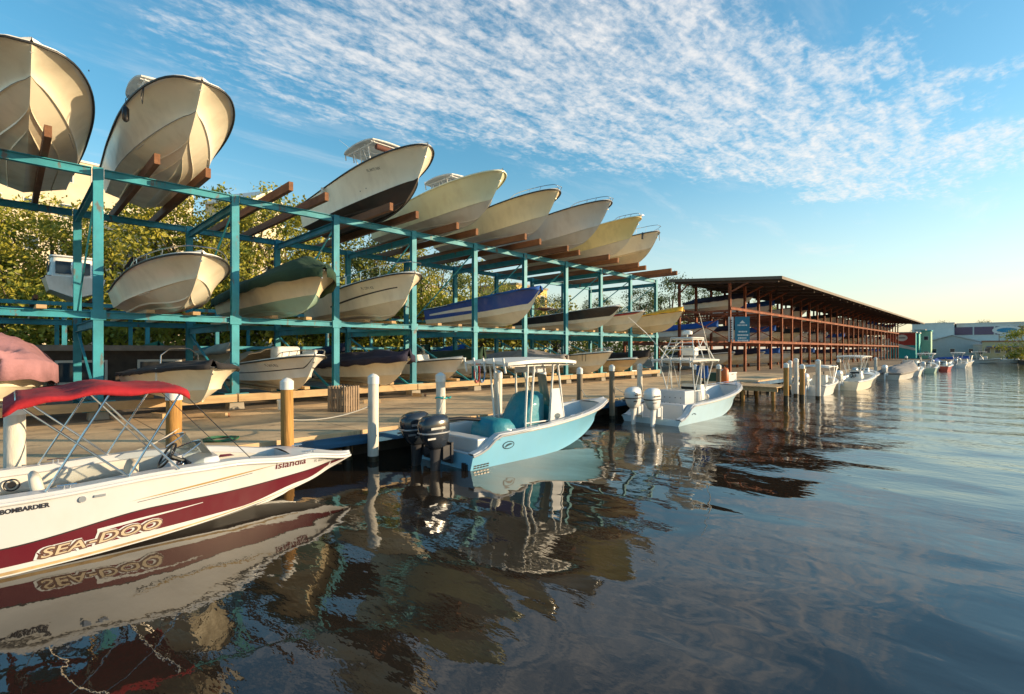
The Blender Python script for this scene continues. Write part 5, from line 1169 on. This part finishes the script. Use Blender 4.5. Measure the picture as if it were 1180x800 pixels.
for k, (x, y) in enumerate(((1.9, -.5), (1.95, -.1))):
    pass

t3, h3 = center_console((-9.55, 17.1, 0), 8.5, 2.6, PALEB, .22, .70, 1.14, 'pale blue fishing boat with a white tuna tower and twin white outboards', .48, ((.40, .62), (-.40, .62)), OUTW, OUTW, style=1)
d = .48
MB().box((.9, -.0, d + .42), (.5, 2.0, .6)).build('transom_bulkhead', SNOW, t3, bevel=.04)
lk = MB().box((2.0, 0, d + .66), (.85, 1.25, 1.0)).build('tackle_locker', SNOW, t3, bevel=.04)
mb = MB()
for r_ in range(3):
    for c_ in range(5): mb.tube([(1.57, -.45 + .225 * c_, d + .45 + .22 * r_), (1.56, -.45 + .225 * c_, d + .45 + .22 * r_)], .02, 8)
mb.build('locker_fittings', BLK, lk)
console(t3, 3.6, d + .12, w=.95, l=.9, ht=1.2); bench(t3, 4.7, d + .12, .6, .8, .45, .35)
f = ttop(t3, 3.05, d + .12, l=2.7, w=2.0, ht=2.22, legs=((-.62, .60), (-.1, .62), (.55, .58)), thick=.08, sag=.03)
mb = MB(); zt2 = d + 2.4
for s in (-1, 1):
    for xa, xb in ((2.2, 2.6), (4.1, 3.6), (3.1, 3.1)): mb.tube([(xa, s * .72, zt2), (xb, s * .46, zt2 + 0.828)], .022, 6)
    mb.tube([(2.2, s * .72, zt2), (3.6, s * .46, zt2 + 0.828)], .016, 6); mb.tube([(2.55, s * .48, zt2 + 0.828), (3.7, s * .46, zt2 + 0.828)], .02, 6); mb.tube([(2.4, s * .6, zt2 + 0.396), (3.85, s * .58, zt2 + 0.396)], .018, 6)
for x, z, w in ((2.55, .83, .48), (3.7, .83, .46), (2.4, .40, .6), (3.85, .40, .58), (2.45, .54, .55), (2.5, .68, .5)): mb.tube([(x, -w, zt2 + z), (x, w, zt2 + z)], .018, 6)
tw = mb.build('tower_frame', ALU, t3, smooth=50)
MB().loft([rr_ring(3.1, 0, zt2 + 0.864, 1.35, 1.15, 4), rr_ring(3.1, 0, zt2 + 0.914, 1.3, 1.1, 4)]).build('tower_roof', C_WHITE, tw, smooth=40)
MB().box((3.35, 0, zt2 + 0.324), (.35, .6, .35)).build('tower_console', WHITE, tw, bevel=.03)
mb = MB(); mb.tube([(3.1, 0, zt2 + 0.900), (3.1, 0, zt2 + 1.080)], .03, 8); mb.loft([rr_ring(3.1, 0, zt2 + 1.044, .42, .42, 2, 16), rr_ring(3.1, 0, zt2 + 1.166, .42, .42, 2, 16), rr_ring(3.1, 0, zt2 + 1.210, .25, .25, 2, 16)]); mb.build('radar_dome', PCAP, tw, smooth=50)
mb = MB()
for s in (-1, 1): mb.tube([(3.3, s * .9, zt2 - .02), (1.9, s * 1.25, zt2 + 1.1), (.9, s * 1.5, zt2 + 1.75)], [.022, .016, .008], 6)
mb.build('outrigger', ALU, f, smooth=50)
MB().loft([rr_ring(4.35, -.1, d + 1.55, .1, .55, 4), rr_ring(4.35, -.1, d + 2.1, .1, .5, 4)]).build('blue_towel', C_BLUE, f)
bow_rail(h3, t3, .72, .06)
lm = MB(); cxx = 1.15
lm.tube([on for on in [(x, -(h3.at_xz(x, d + .36) + .005), d + .36 + .03 * math.sin((x - 1.0) * 12)) for x in (1.0, 1.1, 1.2, 1.3)]], .02, 6); lm.build('hull_emblem', mat('emblem_dark'), t3)
hull_text(h3, t3, 'SF 260', .35, d + .33, .10, TXT, 'hull_lettering', sq=1.3) if False else None

# --- small moored boats farther off
def moored(loc, rz, L, B, hm, kind, label, bow=.95, om=OUTW, n=20, cm=C_WHITE):
    t = empty('moored_boat', (loc[0], loc[1], -.35), rz, label, 'boat', 'boats moored along the far dock'); q = Hull(L=L, B=B, Hs=.95, Hb=bow + .35, tb=.35, e=.72)
    hull_mesh(q, t, [WHITE, hm], n=n, rows=(0, .25, .5, .75, 1), strakes=False); rub(q, t, RUBW, n=18); deck(q, t, WHITE, floor=.5, n=18, td=.75); outboard(t, 0, 1.0, m=om, leg=om, s=.9)
    if kind == 'bimini':
        fr = MB(); 
        for xa in (1.2, 2.6, 3.4): fr.tube([(2.2, -B * .42, .95), (xa, -B * .42, 2.1), (xa, B * .42, 2.1), (2.2, B * .42, .95)], .03, 6)
        f = fr.build('canopy_frame', ALU, t); MB().loft([[(xa, a * B * .44, z - .1 * a * a) for a in (-1, -.5, 0, .5, 1)] for xa, z in ((1.1, 2.1), (1.8, 2.2), (3.4, 2.15), (3.6, 2.05))], closed=False, cap=False).build('canopy', cm, f, solid=.03, smooth=40)
        MB().loft([rr_ring(3.0, 0, .5, .8, .9, 5), rr_ring(3.0, 0, 1.5, .6, .8, 5)]).build('console', WHITE, t, smooth=40)
    elif kind == 'ttop': ttop(t, L * .45, .5, l=2.3, w=1.8, ht=2.1, m=cm); console(t, L * .5, .5, ht=1.1); bow_rail(q, t, .7, .2)
    elif kind == 'cabin':
        c = MB().loft([rr_ring(L * .5, 0, .9, L * .35, B * .7, 5), rr_ring(L * .48, 0, 1.9, L * .28, B * .62, 5), rr_ring(L * .48, 0, 1.98, L * .33, B * .68, 5)]).build('wheelhouse', WHITE, t, smooth=40)
        for s in (-1, 1): MB().box((L * .49, s * B * .335, 1.5), (L * .24, .04, .45)).build('window', WIN, c)
        bow_rail(q, t, .6, .3)
    elif kind == 'cover': cover(q, t, cm, lambda v: .5 * sstep(0, .15, v), drop=.12, seed=loc[1], n=18)
    else: console(t, L * .5, .5, ht=1.1)
    return t
moored((-8.6, 34.4, 0), R(90), 5.3, 2.1, WHITE, 'bimini', 'small white open boat with a white framed canopy, nearest of the far moored boats')
moored((-8.1, 40.8, 0), R(84), 6.2, 2.2, CREAM, 'ttop', 'white hard top boat moored behind the small canopy boat', bow=1.05)
moored((-8.6, 48.5, 0), R(90), 6, 2.2, BLACKH, 'open', 'dark hulled open boat beyond the hard top boat')
moored((-7.9, 58, 0), R(80), 7.0, 2.3, GREYW, 'cover', 'grey covered boat with a high bow in the far row', bow=1.2, cm=C_GREY)
moored((-7.4, 67, 0), R(90), 6.2, 2.3, WHITE, 'cabin', 'white cabin boat in the far row', bow=1.1)
moored((-6.9, 77, 0), R(90), 6.6, 2.3, TEALB, 'ttop', 'pale green hard top boat in the far row', bow=1.2)
rf_ = moored((-6.2, 86, 0), R(84), 5.2, 2.1, REDH, 'open', 'small red bowed open boat in the far row')
moored((-7.5, 95, 0), R(90), 6.2, 2.2, BLUEH, 'cover', 'blue covered boat in the far row', cm=C_BLUE)
moored((-5.4, 104, 0), R(90), 7.6, 2.5, WHITE, 'ttop', 'white boat with pale hard top near the end of the far row')
moored((-5.6, 117, 0), R(80), 6.2, 2.3, GREYW, 'bimini', 'grey white canopy boat at the end of the far row', cm=C_NAVY)
moored((-2.5, 146, 0), R(10), 7, 2.4, WHITE, 'cabin', 'white cabin boat tied up before the waterside restaurant')
moored((-6.5, 143, 0), R(0), 6, 2.3, WHITE, 'ttop', 'white hard top boat tied up before the grey boathouse')
moored((-11, 140, 0), R(20), 6, 2.3, BLUEH, 'cover', 'blue covered boat tied up before the mint tower', cm=C_BLUE)
